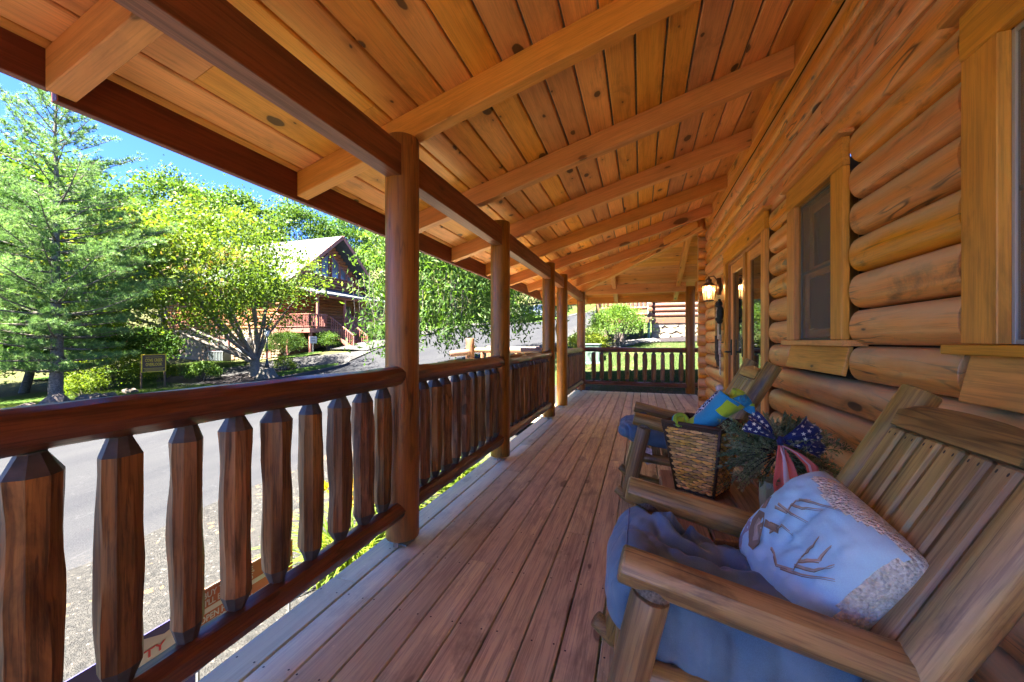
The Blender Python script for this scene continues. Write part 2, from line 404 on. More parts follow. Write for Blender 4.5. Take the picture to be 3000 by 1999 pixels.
for i in range(len(edges)-1):
    xa,xb=edges[i+1]+.006,edges[i]-.006
    y1a,y1b=6.8+(.96-xa),6.8+(.96-xb)
    cuts=[YN-.4]+([.3+((i*1.7)%2.0)] if i%2 else [])+[]
    ys=sorted(cuts)+[None]
    for q in range(len(ys)-1):
        ya=ys[q]; 
        if ys[q+1] is None: poly=[(xa,ya),(xa,y1a),(xb,y1b),(xb,ya)]
        else: poly=[(xa,ya),(xa,ys[q+1]-.002),(xb,ys[q+1]-.002),(xb,ya)]
        skew('ceiling_board',poly,lambda X,Y:zc(X),.025,W_ceil)
for i in range(19):
    ya,yb=6.8+i*CS+.004-.1,6.8+(i+1)*CS-.004-.1
    if ya>9.9: break
    yb=min(yb,9.93)
    xa,xb=.96-(ya-6.8),.96-(yb-6.8)
    skew('ceiling_board',[(xa,ya),(4.5,ya),(4.5,yb),(xb,yb)],lambda X,Y:zc2(Y),.025,W_ceil)
# shingle deck above so no light leaks
v=[(-2.15,YN-.5,zc(-2.15)+.03),(1.3,YN-.5,zc(1.3)+.03),(1.3,6.46,zc(1.3)+.03),(-2.15,9.91,zc(-2.15)+.03)]
v+=[(4.6,6.46,zc2(6.46)+.03),(4.6,9.95,zc2(9.95)+.03)]
v+=[(a,b,c+.03) for a,b,c in v]
f=[(3,2,1,0),(3,5,4,2),(6,7,8,9),(9,8,10,11),(0,1,7,6),(1,2,8,7),(3,0,6,9),(2,4,10,8),(4,5,11,10),(5,3,9,11)]
M_shing=plain('grey_shingle',(.22,.22,.22),.85,var=.25,nscale=60)
part(roof,'roof_covering',mesh('roof_covering',[(a,b-3,c-2.3) for a,b,c in v],f,[M_shing]),T(0,3,2.3))
def rafter(y,xa=-2.08,xb=.965,w=.085,h=.15):
    za,zb=zc(xa),zc(xb); c=1/math.sqrt(1+SL*SL)
    off=h/2/c
    xt=Vector((1,0,SL)).normalized()
    p0=Vector((xa,y,za-off));p1=Vector((xb,y,zb-off))
    # plumb-cut ends
    v=[]
    for (X,Z) in ((xa,za),(xb,zb)):
        for dy in(-w/2,w/2):
            for dz in(-.0015,-h/c): v.append((X,dy,Z+dz))
    M=frame((xa,y,za-off),(xb,y,zb-off)); Mi=M.inverted()
    v=[Mi@Vector((a,b+y,c2)) for a,b,c2 in v]
    F=[(0,1,3,2),(4,6,7,5),(0,4,5,1),(2,3,7,6),(0,2,6,4),(1,5,7,3)]
    me=mesh('rafter',v,F); bm=bmesh.new(); bm.from_mesh(me); bmesh.ops.recalc_face_normals(bm,faces=bm.faces); bmesh.ops.bevel(bm,geom=bm.edges[:],offset=.004,segments=1,affect='EDGES'); bm.to_mesh(me); bm.free()
    part(roof,'rafter',me,M,W_raft)
for y in (-3.3,-2.25,-1.2,-.17,.878,1.99,3.076,4.137,5.19,6.215): rafter(y)
def sloped(name,pa,pb,w,h,mat=W_raft,dz=0):
    """bar whose top follows pa->pb"""
    pa=Vector(pa);pb=Vector(pb); M=frame(pa,pb); up=M.to_3x3()@Vector((0,0,1))
    me=box((pb-pa).length,w,h,.004); M.translation=(pa+pb)/2-up*(h/2+.001); return part(roof,name,me,M,mat)
sloped('rafter',(-2.08,7.26,zc(-2.08)),(.5,7.26,zc(.5)),.085,.145)
sloped('rafter',(-2.08,8.3,zc(-2.08)),(-.54,8.3,zc(-.54)),.085,.145)
sloped('hip_rafter',(.93,6.83,zc(.93)-.01),(-2.05,9.81,zc(-2.05)-.01),.09,.19,W_raft)
sloped('hip_rafter',(.85,6.78,zc(.85)-.01),(-.2,7.83,zc(-.2)-.01),.05,.13,W_raft)
for x in (-.56,.76,1.9,3.1):
    ys=6.8+max(0,.96-x)
    sloped('rafter',(x,ys,zc2(ys)),(x,9.84,zc2(9.84)),.085,.145)
sloped('rafter',(-1.3,9.1,zc2(9.1)),(-1.3,9.84,zc2(9.84)),.085,.145)
# beam between posts
py=sorted(PY)
for a,b in zip(py[:-1],py[1:]):
    bxy(roof,'beam',-1.345,-1.25,a+.082,b-.082,2.062,2.235,W_beam)
board(roof,'beam',(-1.21,9.08,2.303),(.91,9.08,2.303),.09,.20,W_raft); board(roof,'beam',(1.09,9.08,2.303),(4.4,9.08,2.303),.09,.20,W_raft)
bxy(roof,'beam',-1.345,-1.25,YN,-2.282,2.062,2.235,W_beam)
bxy(roof,'fascia_board',-2.121,-2.083,YN-.4,.86,2.085,2.262,W_fasc); bxy(roof,'fascia_board',-2.121,-2.083,.868,9.86,2.052,2.24,W_fasc)
board(roof,'fascia_board',(-2.08,9.88,2.155),(4.5,9.88,2.155),.038,.17,W_raft)
# metal strap at corner post
part(roof,'metal_strap',box(.004,.03,.10,.001),T(-1.20,8.98,2.26)@Matrix.Rotation(.3,4,'Z'),M_iron)
# ---------------------------------------------------------------- log cabin wall
cab=thing('log_cabin',(1.1,3,0),'honey-coloured log cabin wall with two windows and french doors, along the right of the porch','building')
Z0=.03; CH=.183
def logseg(y0,y1,n,seed,top=None):
    """half-round wall log between y0,y1; course n"""
    za=Z0+CH*n; h=CH/2; L=y1-y0
    m=max(2,int(L/.3)); V=[];F=[]
    prof=[(.075,-h+.001),(.035,-h+.004)]
    K=11
    for i in range(K):
        t=-math.pi/2+math.pi*i/(K-1); prof.append((-.068*abs(math.cos(t))**.75+.008*0, math.sin(t)*(h-.004)))
    prof+=[(.035,h-.004),(.075,h-.001)]
    P=len(prof); xs=[-L/2,-L/2+.002]+[-L/2+L*i/m for i in range(1,m)]+[L/2-.002,L/2]
    for ii,x in enumerate(xs):
        e=.94 if ii in(0,len(xs)-1) else 1
        for (a,b) in prof:
            w=1+.05*noise.noise(Vector((x*.9+seed*5,b*5,seed)))
            if a<.03: V.append((x,-(a*w*e),b*(1 if abs(b)>h*.9 else 1)*e))
            else: V.append((x,-a,b))
    for i in range(len(xs)-1):
        for k in range(P-1): F.append((i*P+k,(i+1)*P+k,(i+1)*P+k+1,i*P+k+1))
    F.append(tuple(range(P))); F.append(tuple(range((len(xs)-1)*P,len(xs)*P))[::-1])
    me=mesh('log',V,F,smooth=True); bm=bmesh.new(); bm.from_mesh(me); bmesh.ops.recalc_face_normals(bm,faces=bm.faces); bm.to_mesh(me); bm.free(); setsharp(me,50)
    # local x along +y world, local y -> -x world  => bulge (-a) toward porch
    M=Matrix(((0,-1,0,1.07),(1,0,0,(y0+y1)/2),(0,0,1,za+h),(0,0,0,1)))
    return part(cab,'log',me,M,W_wall)
rl=random.Random(5); sd=0
def course(y0,y1,n,js=()):
    global sd
    a=y0
    for j in list(js)+[y1]:
        sd+=1; logseg(a+.0012,j-.0012,n,sd); a=j
low={0:[1.9],1:[2.9],2:[.8,2.6],3:[1.45],4:[2.05]}
for n in range(5): course(YN,3.735,n,low[n])
for n in range(5,12):
    course(YN,.5,n); course(1.70,2.425,n); course(3.285,3.735,n)
for n in range(12): course(5.43,7.10,n)
for n,js in ((12,[1.3,3.4]),(13,[2.75,5.0]),(14,[3.35]),(15,[1.9,4.4])): course(YN,7.10,n,js)
# dark chinking plane behind the logs, pieces round the openings
def back(y0,y1,z0,z1): bx(cab,'backing',1.10,1.14,y0,y1,z0,z1,M_dark,0)
back(YN,7.1,2.24,3.2); back(YN,.62,0,2.24); back(.62,1.56,0,1.12); back(1.56,2.55,0,2.24); back(2.55,3.16,0,1.12); back(3.16,3.86,0,2.24); back(5.38,7.1,0,2.24)
bxy(cab,'ledger_board',.965,1.02,YN,7.02,2.945,3.125,W_wall)
# end wall logs (run along x), cut ends face the street
for n in range(17):
    z=-.02+.181*n+.0905
    me=logmesh(3.6,.0935,200+n,n=18,wob=.012,ends=.004)
    M=frame((.912+rl.uniform(-.008,.006),7.195,z),(4.5,7.195,z),mid=False); M=M@T(1.8,0,0)
    part(cab,'corner_log',me,M,W_wall)
# upper gable-side boards above the corner
bx(cab,'upper_wall',.99,4.5,7.02,7.10,3.05,3.3,W_wall)
# ---- windows
M_screen=N('insect_screen'); 
def _scr(m):
    tr=m.new('BsdfTransparent'); df=m.new('BsdfDiffuse'); df.inputs[0].default_value=(.30,.25,.20,1)
    mx=m.new('MixShader'); mx.inputs[0].default_value=.38; m.L(tr.outputs[0],mx.inputs[1]); m.L(df.outputs[0],mx.inputs[2]); m.L(mx.outputs[0],m.out.inputs[0]); return m.m
M_screen=_scr(M_screen)
M_glass=N('dark_glass'); M_glass.b.inputs['Base Color'].default_value=(.02,.02,.02,1); M_glass.b.inputs['Roughness'].default_value=.04; M_glass.b.inputs['Specular IOR Level'].default_value=.7; M_glass=M_glass.m
M_alu=plain('grey_aluminium',(.45,.45,.43),.5,.3)
M_bronze=plain('dark_bronze_frame',(.12,.11,.10),.45,.2)
M_curt=plain('pale_curtain',(.30,.28,.20),.8)
def window(y0,y1,z0,z1,sy0,sy1,near):
    """inner opening y0..y1 (y0 nearer camera), sill outer"""
    w=empty_part(cab,'window',T(1.05,(y0+y1)/2,z0))
    X=.985; t=.035
    co=.135 if not near else .14
    bxz(w,'side_casing',X,X+t,y0-co+.003,y0,z0,z1+.002,W_trim); bxz(w,'side_casing',X,X+t,y1,y1+co-.003,z0,z1+.002,W_trim)
    bxy(w,'head_casing',X-.003,X+t,y0-co,y1+co,z1+.003,z1+.15,W_trim)
    bxy(w,'drip_cap',X-.035,X+t,y0-co-.045,y1+co+.045,z1+.152,z1+.172,W_trim)
    bxy(w,'sill',X-.022,X+.09,y0-co-.05,y1+co+.05,z0-.034,z0-.002,W_trim)
    a=board(w,'apron',((X+.022),y0-co-.004,z0-.115),((X+.022),y1+co+.004,z0-.115),.02,.155,W_trim)
    a.matrix_local=WM['window' if False else w.name].inverted()@(T(X+.022,(y0+y1)/2,z0-.112)@Matrix.Rotation(R(12),4,'Y')@T(-(X+.022),-(y0+y1)/2,-(z0-.115))@frame((X+.022,y0-co,z0-.115),(X+.022,y1+co,z0-.115)))
    for (ya,yb) in ((y0-.02,y0+.003),(y1-.003,y1+.02)): bxz(w,'jamb',X+.036,X+.12,ya,yb,z0,z1,W_door)
    bxy(w,'jamb',X+.036,X+.12,y0,y1,z1-.003,z1+.02,W_door)
    F=M_alu if near else M_bronze; fw=.013 if near else .012; xf=X+.030 if near else X+.04
    def fr(nm,ya,yb,za,zb,xx,ww,mat,th=.012):
        bxz(w,nm,xx,xx+th,ya,ya+ww,za,zb,mat,.001); bxz(w,nm,xx,xx+th,yb-ww,yb,za,zb,mat,.001)
        bxy(w,nm,xx+.0005,xx+th-.0005,ya+ww,yb-ww,za,za+ww,mat,.001); bxy(w,nm,xx+.0005,xx+th-.0005,ya+ww,yb-ww,zb-ww,zb,mat,.001)
    fr('screen_frame',y0+.002,y1-.002,z0+.001,z1-.003,xf,fw,F)
    bx(w,'screen',xf+.005,xf+.0065,y0+fw,y1-fw,z0+fw,z1-fw,M_screen,0)
    zm=z0+(z1-z0)*.49
    fr('sash',y0+.012,y1-.012,z0+.012,zm+.015,X+.062,.055,W_trim,.02); fr('sash',y0+.012,y1-.012,zm-.015,z1-.012,X+.086,.055,W_trim,.02)
    bxy(w,'screen_bar',xf+.0075,xf+.014,y0+fw,y1-fw,zm-.008,zm+.008,M_bronze,.001)
    bx(w,'pane',X+.070,X+.073,y0+.06,y1-.06,z0+.06,zm-.03,M_glass,0); bx(w,'pane',X+.094,X+.097,y0+.06,y1-.06,zm+.035,z1-.06,M_glass,0)
    if near: bxz(w,'curtain',X+.066,X+.068,y0+.75,y0+.79,z0+.07,z1-.05,M_curt,0) if False else None
    bxy(w,'sill_track',xf+.014,xf+.03,y0+.01,y1-.01,z0,z0+.010,plain('white_track',(.6,.6,.58),.5),.001)
    return w
window(2.583,3.123,1.157,2.052,0,0,False)
w2=window(.66,1.525,1.140,2.048,0,0,True)
for y in (1.44,1.405): bxz(w2,'blind_cord',1.062,1.065,y-.006,y+.006,1.2,2.0,plain('blind_edge',(.45,.43,.33),.7),0)
# ---- french doors
d=empty_part(cab,'door',T(1.05,4.6,0))
X=.985
bxz(d,'side_casing',X,X+.035,3.779,3.895,.01,2.09,W_trim); bxz(d,'side_casing',X,X+.035,5.385,5.50,.01,2.09,W_trim)
bxy(d,'head_casing',X-.003,X+.035,3.778,5.502,2.093,2.24,W_trim); bxy(d,'drip_cap',X-.035,X+.035,3.70,5.56,2.242,2.262,W_trim)
bxz(d,'jamb',X+.036,X+.15,3.87,3.898,.01,2.09,W_door); bxz(d,'jamb',X+.036,X+.15,5.365,5.39,.01,2.09,W_door); bxy(d,'jamb',X+.036,X+.15,3.898,5.365,2.065,2.10,W_door)
bxy(d,'threshold',X,X+.16,3.88,5.38,.002,.03,M_iron)
bxz(d,'centre_post',X+.036,X+.15,4.585,4.675,.03,2.065,W_door)
M_dglass=N('door_glass'); M_dglass.b.inputs['Base Color'].default_value=(.035,.03,.02,1); M_dglass.b.inputs['Roughness'].default_value=.02; M_dglass.b.inputs['Specular IOR Level'].default_value=.8; M_dglass=M_dglass.m
def leaf(y0,y1,xx):
    w=.105
    bxz(d,'stile',xx,xx+.042,y0,y0+w,.035,2.06,W_trim); bxz(d,'stile',xx,xx+.042,y1-w,y1,.035,2.06,W_trim)
    bxy(d,'stile',xx+.001,xx+.041,y0+w,y1-w,1.955,2.06,W_trim); bxy(d,'stile',xx+.001,xx+.041,y0+w,y1-w,.035,.24,W_trim)
    for a,b in((y0+w,y0+w+.012),(y1-w-.012,y1-w)): bxz(d,'glazing_bead',xx+.006,xx+.03,a,b,.24,1.955,W_door,.002)
    bx(d,'pane',xx+.018,xx+.022,y0+w+.012,y1-w-.012,.24,1.955,M_dglass,0)
leaf(3.9,4.583,X+.055); leaf(4.678,5.363,X+.055)
M_hdl=plain('green_bronze',(.03,.045,.035),.3,.7)
h=part(d,'handle',tubes('handle',[tube([(0,0,-.02),(-.05,0,-.02),(-.06,.02,-.02),(-.06,.11,-.025)],[.010,.010,.011,.008],8)],M_hdl),T(X+.055,5.30,1.04))
bxz(d,'handle_plate',X+.043,X+.055,5.28,5.325,.98,1.17,M_hdl,.004)
bxz(d,'handle_plate',X+.043,X+.055,4.74,4.775,.98,1.17,M_hdl,.004)
bx(d,'alarm_switch',X+.02,X+.036,5.385,5.40,1.0,1.03,M_black)
# dark floorless room behind the glass
bx(cab,'interior',1.35,1.4,.4,5.6,-.1,2.4,plain('room_shade',(.35,.27,.2),.9),0)
# ---------------------------------------------------------------- terrain
CP=np.array([(-3,-4,-.95),(-3,1,-.75),(-3,4,-.52),(-3.2,7,-.25),(-3.4,9.5,0),(-10,1,-.85),(-10,-10,-1.3),(-17,7.4,-.92),(-17,1,-1.0),(-17,-8,-1.3),(-17.2,14.3,-.80),(-18.7,14.9,-.76),(-15.8,18,-.28),
(-17.4,23.8,.74),(-17.9,29.9,1.6),(-11.4,48.8,3.4),(-6.8,50.4,4.7),(-20.3,11.2,-.98),(-1.3,9.3,-.09),(1,9.3,-.07),(3,9.3,-.05),(-1.35,5,-.45),(-1.35,1,-.72),(0,11,.45),(3,11,.5),(-1.2,11.6,.5),(0,13,1.0),(3,13,1.05),
(-2.8,14.9,.85),(.4,16.4,1.15),(1.6,16.8,1.28),(6,17,1.5),(-3.3,20,1.45),(-5.2,30,2.6),(-4.5,40,4.0),(-27.2,17.4,-.4),(-23.1,19.8,-.2),(-31,19,-.6),(-21.8,19.1,.06),(-19.2,22.1,.6),(-18,23.6,.9),(-20.5,27,1.3),(-20.5,31,1.8),
(-1,8.9,-.25),(1,8,-.35),(1,4,-.6),(1,0,-.8),(1,-4,-.9),(6,9,-.1),(6,0,-.8),(-26,5,-1.4),(-30,-5,-2),(-40,15,0),(-35,32,2.6),(-25,45,5),(-45,45,9),(-70,30,12),(-60,5,5),(-60,-30,0),(0,70,9.5),(-20,75,11),(25,60,9),(20,30,4),(25,5,0),(20,-30,-2),(-10,-50,-3),(-90,80,26),(0,120,20),(60,60,14),(-50,100,25)],float)
def _phi(r2): return .5*r2*np.log(r2+1e-9)
def _fit(P):
    n=len(P); d=((P[:,None,:2]-P[None,:,:2])**2).sum(-1); K=_phi(d)+np.eye(n)*.6
    A=np.zeros((n+3,n+3)); A[:n,:n]=K; Q=np.c_[np.ones(n),P[:,:2]]; A[:n,n:]=Q; A[n:,:n]=Q.T
    return np.linalg.solve(A,np.r_[P[:,2],0,0,0])
_W=_fit(CP)
def hts(x,y):
    x=np.atleast_1d(np.asarray(x,float)); y=np.atleast_1d(np.asarray(y,float))
    cx=np.clip(x,-95,65); cy=np.clip(y,-55,125)
    d=(cx[:,None]-CP[None,:,0])**2+(cy[:,None]-CP[None,:,1])**2
    return _phi(d)@_W[:len(CP)]+_W[-3]+_W[-2]*cx+_W[-1]*cy
def ht(x,y): return float(hts(x,y)[0])
def smap(n,a,b,c,dens):
    t=np.linspace(-1,1,n); s=np.sinh(t*dens)/math.sinh(dens)
    return np.where(s<0,c+s*(c-a),c+s*(b-c))
gx=smap(230,-300,260,-6,4.2); gy=smap(230,-200,320,11,4.2)
X,Y=np.meshgrid(gx,gy); Z=np.concatenate([hts(X[i],Y[i]) for i in range(len(gy))]).reshape(X.shape)
# keep the soil clear of the deck
under=(X>-1.6)&(X<1.2)&(Y<9.4); Z=np.where(under,np.minimum(Z,-.30),Z)
V=np.c_[X.ravel(),Y.ravel(),Z.ravel()]; nx=len(gx); ny=len(gy)
I=np.arange((nx-1)*(ny-1)); r_=I//(nx-1); c_=I%(nx-1); q=r_*nx+c_
me=bpy.data.meshes.new('ground'); 
me.from_pydata(V.tolist(),[],np.c_[q,q+1,q+nx+1,q+nx].tolist()); me.polygons.foreach_set('use_smooth',[True]*len(me.polygons))
def ground_mat(name,cols,scale=1.2,rough=.95,bump=.6,fine=40,leaf=None,leafc=(.16,.10,.055)):
    m=N(name); co=m.new('NewGeometry').outputs['Position']
    n=m.noise(co,scale,5,.6); n2=m.noise(co,fine,5,.7); n3=m.noise(co,fine*4,3,.6)
    c=m.mix(m.ramp(n,.35,.65),cols[0],cols[1]); c=m.mix(m.ramp(n2,.4,.7),c,cols[2])
    c=m.mix(m.math('MULTIPLY',m.ramp(n3,.4,.7),.4),c,tuple(x*.5 for x in cols[1]))
    if leaf:
        v=m.new('TexVoronoi'); m.inp(v,'Vector',m.vm('ADD',co,m.vm('MULTIPLY',m.noise(co,30,2,out=1),(.05,.05,.05)))); v.inputs['Scale'].default_value=11
        pk=m.math('MULTIPLY',m.math('LESS_THAN',v.outputs['Distance'],.36),m.math('GREATER_THAN',m.noise(co,1.6,3),leaf))
        c=m.mix(m.math('MULTIPLY',pk,.85),c,leafc)
    m.L(c,m.b.inputs['Base Color']); m.b.inputs['Roughness'].default_value=rough; m.b.inputs['Specular IOR Level'].default_value=.06
    m.bump(m.math('ADD',n2,m.math('MULTIPLY',n3,.6)),bump,.03); return m.m
G_grass=ground_mat('lawn_ground',[(.030,.058,.012),(.043,.063,.017),(.065,.066,.03)],.8,leaf=.56)
G_grassL=ground_mat('bright_lawn',[(.045,.085,.013),(.06,.098,.018),(.036,.07,.012)],.9)
G_forest=ground_mat('forest_floor',[(.05,.05,.02),(.06,.075,.02),(.09,.07,.04)],.3)
G_mulch=ground_mat('dark_mulch',[(.035,.03,.03),(.055,.045,.045),(.02,.018,.018)],3,fine=25,bump=1)
G_gravel=ground_mat('gravel',[(.048,.046,.042),(.033,.032,.030),(.078,.072,.063)],1.5,fine=28,bump=.9,leaf=.55)
G_straw=ground_mat('straw_edge',[(.10,.082,.048),(.06,.068,.026),(.13,.105,.065)],1.5,fine=30,leaf=.5)
G_conc=ground_mat('pale_concrete',[(.058,.055,.051),(.048,.046,.043),(.072,.068,.063)],1.0,fine=50,bump=.15)
me.materials.append(G_forest)
g=part(None,'ground',me); g['kind']='structure'
# asphalt
def asphalt():
    m=N('asphalt'); co=m.new('NewGeometry').outputs['Position']
    n=m.noise(co,.35,4,.6); f=m.noise(co,130,3,.7); s=m.noise(m.vm('MULTIPLY',co,(.9,.12,1)),1,4,.6,.5)
    c=m.mix(m.ramp(n,.3,.7),(.015,.0155,.018),(.0235,.0235,.0255)); c=m.mix(m.math('MULTIPLY',m.ramp(s,.45,.7),.5),c,(.036,.0355,.035))
    c=m.mix(m.math('MULTIPLY',m.ramp(f,.4,.7),.55),c,(.048,.048,.048)); c=m.mix(m.math('MULTIPLY',m.ramp(f,.5,.3),.5),c,(.016,.016,.019))
    # worn sandy margin close to the porch
    sx=m.new('SeparateXYZ'); m.L(co,sx.inputs[0])
    e=m.math('ADD',m.ramp(sx.outputs[0],-5.0,-3.6),m.math('MULTIPLY',m.math('SUBTRACT',m.noise(co,1.3,6,.65),.5),1.7))
    g2=m.noise(co,60,4,.7); c=m.mix(m.math('MULTIPLY',m.ramp(m.math('MULTIPLY',e,m.ramp(g2,.35,.6)),.35,.75),.85),c,(.048,.045,.041))
    cr=m.math('ABSOLUTE',m.math('SUBTRACT',m.noise(m.vm('MULTIPLY',co,(.5,.25,.5)),1,5,.6,.6),.5)); c=m.mix(m.math('MULTIPLY',m.ramp(cr,.004,.0,0,1),.35),c,(.05,.05,.05))
    m.L(c,m.b.inputs['Base Color']); m.b.inputs['Roughness'].default_value=.95; m.b.inputs['Specular IOR Level'].default_value=.08; m.bump(f,.5,.01); return m.m
G_asph=asphalt()
def smooth_poly(P,n):
    P=np.array(P,float); t=np.r_[0,np.cumsum(np.hypot(*np.diff(P,axis=0).T))]; t/=t[-1]; tt=np.linspace(0,1,n)
    o=np.c_[np.interp(tt,t,P[:,0]),np.interp(tt,t,P[:,1])]
    for _ in range(6): o[1:-1]=.25*o[:-2]+.5*o[1:-1]+.25*o[2:]
    return o
def ribbon(name,A,B,n,m,dz,mat,kind='structure',label=None,thick=0,jag=0):
    A=smooth_poly(A,n);B=smooth_poly(B,n); s=np.linspace(0,1,m)[None,:,None]
    P=A[:,None]*(1-s)+B[:,None]*s
    if jag:
        for j in (0,-1):
            for i in range(n):
                w=noise.noise(Vector((i*.35,j*9.0,dz*100)))*jag+noise.noise(Vector((i*1.1,j*5.0,dz*70)))*jag*.5
                P[i,j]+=w*(1 if j else -1)*np.array([1,.3])
    Pf=P.reshape(-1,2); z=hts(Pf[:,0],Pf[:,1])+dz
    V=[tuple(a)+(b,) for a,b in zip(Pf,z)]; F=[(i*m+j,i*m+j+1,(i+1)*m+j+1,(i+1)*m+j) for i in range(n-1) for j in range(m-1)]
    if thick:
        # kerb profile: raised strip with vertical faces
        k=len(V); 
        for i in range(n):
            for j in (0,m-1):
                a=V[i*m+j]; V.append((a[0],a[1],a[2]-thick))
        for i in range(n-1):
            F.append((i*m,(i+1)*m,k+2*(i+1),k+2*i)); F.append((i*m+m-1,k+2*i+1,k+2*(i+1)+1,(i+1)*m+m-1))
    me=mesh(name,V,F,[mat],smooth=not thick); bm=bmesh.new(); bm.from_mesh(me); bmesh.ops.recalc_face_normals(bm,faces=bm.faces)
    if sum(f.normal.z for f in bm.faces)<0: bmesh.ops.reverse_faces(bm,faces=bm.faces)
    bm.to_mesh(me); bm.free()
    o=part(None,name,me); 
    if kind: o['kind']=kind
    return o
RL=[(-17,-45),(-17.1,-8),(-17.3,7),(-16.6,16),(-17.0,24),(-17.6,30),(-15.5,42),(-11.4,48.4),(-6.8,50.2),(0,51),(15,52)]
RR=[(-4,-45),(-4,-8),(-4,3),(-3.5,9),(-3.4,14),(-3.3,20),(-2.6,28),(0,35),(3,39),(8,41),(15,42)]
ribbon('road',RL,RR,150,40,.05,G_asph)
ribbon('gravel_verge',[(-4.25,-45),(-4.2,3),(-3.7,9),(-3.2,9.6)],[(-1.2,-45),(-1.2,3),(-1.2,9),(-1.2,9.6)],120,10,.066,G_gravel,jag=.35)
ribbon('lawn',[(-3.6,9.1),(-3.45,14),(-3.4,18),(-3.0,24)],[(12,9.1),(12,14),(12,18),(12,24)],60,60,.03,G_grass)
ribbon('straw_strip',[(-1.9,9.0),(-1.9,10.0)],[(5,9.0),(5,10.0)],14,30,.045,G_straw,jag=.15)
ribbon('mulch_bed',[(-.2,13.3),(-.6,14.6),(-.6,16.6)],[(5,13.0),(5,14.6),(5,17)],20,20,.07,G_mulch,jag=.25)
# far side of the road
ribbon('far_verge',[(-24,-30),(-24,4),(-24,13.5),(-23.6,17.0)],[(-17.2,-30),(-17.35,4),(-17.2,12.5),(-16.0,17.2)],90,24,.075,G_grassL)
ribbon('far_lawn',[(-32,12),(-32,18.9)],[(-22.6,12.6),(-22.2,18.9)],20,14,.10,G_grassL)
ribbon('driveway',[(-24.5,13.9),(-22.2,15.6),(-20.6,18.2),(-17.0,21.6),(-16.9,22.6)],[(-19.2,11.0),(-18.9,12.6),(-17.6,14.9),(-16.4,17.4),(-16.1,18.4)],40,14,.12,G_conc)
ribbon('far_mulch',[(-20.4,13.2),(-19.6,15.2),(-18.2,16.8)],[(-17.4,12.3),(-17.0,14.2),(-16.4,16.2)],24,10,.15,G_mulch,jag=.3)
ribbon('far_lawn',[(-18.2,15.6),(-17.2,17.4),(-16.3,18.1)],[(-16.9,14.9),(-16.3,16.4),(-15.9,17.6)],14,6,.165,G_grassL)
ribbon('far_lawn',[(-22.3,17.9),(-22.0,20.3)],[(-19.8,18.9),(-19.7,20.5)],12,6,.15,G_grassL)
ribbon('far_lawn',[(-30,32),(-26,40),(-18,52),(-6,60)],[(-18.3,31),(-16.9,41.5),(-12.4,50),(-6.8,52.0)],40,16,.09,G_grassL)
ribbon('sidewalk',[(-19.9,21.3),(-19.0,24),(-19.4,30),(-17.0,42.5),(-12.2,50),(-7,52)],[(-17.1,21.3),(-17.15,24),(-17.75,30),(-15.6,42.2),(-11.4,48.6),(-6.8,50.4)],60,4,.17,G_conc)
ribbon('sidewalk',[(-17.6,-30),(-17.9,7),(-17.4,12.4)],[(-17.0,-30),(-17.25,7),(-16.95,12.4)],60,3,.13,G_conc)
kb=ribbon('kerb',[(-17.1,21.3),(-17.15,24),(-17.75,30),(-15.6,42.2),(-11.4,48.6),(-6.8,50.4)],[(-16.92,21.3),(-16.95,24),(-17.55,30),(-15.4,42.0),(-11.25,48.4),(-6.8,50.2)],80,3,.19,G_conc,thick=.2)
kb=ribbon('kerb',[(-17.0,12.4),(-16.3,15),(-15.75,17.6),(-15.9,18.3),(-16.5,18.2)],[(-16.8,12.4),(-16.1,15),(-15.5,17.6),(-15.75,18.55),(-16.6,18.42)],50,3,.20,G_conc,thick=.2)
kb=ribbon('kerb',[(-17.25,-30),(-17.45,7),(-17.0,12.4)],[(-17.07,-30),(-17.27,7),(-16.8,12.4)],50,3,.17,G_conc,thick=.2)
# loose stones on the gravel verge and shallow rock pieces
def pebbles(name,n,fx,size,mat):
    V=[];F=[]
    base=[(1,0,0),(.3,.9,0),(-.8,.5,0),(-.7,-.6,0),(.4,-.9,0),(.1,.1,.7)]
    for i in range(n):
        x,y=fx(); z=ht(x,y)+.066; s=size*rng.uniform(.5,1.6); a=rng.uniform(0,6.28); o=len(V); ca,sa=math.cos(a)*s,math.sin(a)*s
        for b in base: V.append((x+b[0]*ca-b[1]*sa,y+b[0]*sa+b[1]*ca,z+b[2]*s*.6-.002))
        for k in range(5): F.append((o+k,o+(k+1)%5,o+5))
    o=part(None,name,mesh(name,V,F,[mat])); o['kind']='stuff'; tag(o,'loose gravel scattered between the porch edge and the road','gravel'); return o
M_peb=ground_mat('pebble_mix',[(.085,.076,.064),(.055,.05,.043),(.13,.112,.095)],9,fine=14,bump=0)
pebbles('loose_gravel',5200,lambda:(rng.uniform(-4.3,-1.45) if rng.random()<.6 else rng.uniform(-2.0,-1.4),rng.uniform(.2,5.5)),.011,M_peb)
# ---------------------------------------------------------------- leaves
def leafmat(name,cols,trans=.45,rough=.55,spec=.25,tl=None):
    m=N(name); a=m.new('Attribute',attribute_name='tone'); n=a.outputs['Fac']
    c=m.mix(m.ramp(n,0,.5),cols[0],cols[1]); c=m.mix(m.ramp(n,.5,1),c,cols[2])
    if len(cols)>3: c=m.mix(m.ramp(n,.975,.98),c,cols[3])
    m.L(c,m.b.inputs['Base Color']); m.b.inputs['Roughness'].default_value=rough; m.b.inputs['Specular IOR Level'].default_value=spec
    t=m.new('BsdfTranslucent'); m.L(m.mix(1,c,tl or (1.25,1.2,.5),'MULTIPLY'),t.inputs[0])
    mx=m.new('MixShader'); mx.inputs[0].default_value=trans; m.L(m.b.outputs[0],mx.inputs[1]); m.L(t.outputs[0],mx.inputs[2]); m.L(mx.outputs[0],m.out.inputs[0]); return m.m
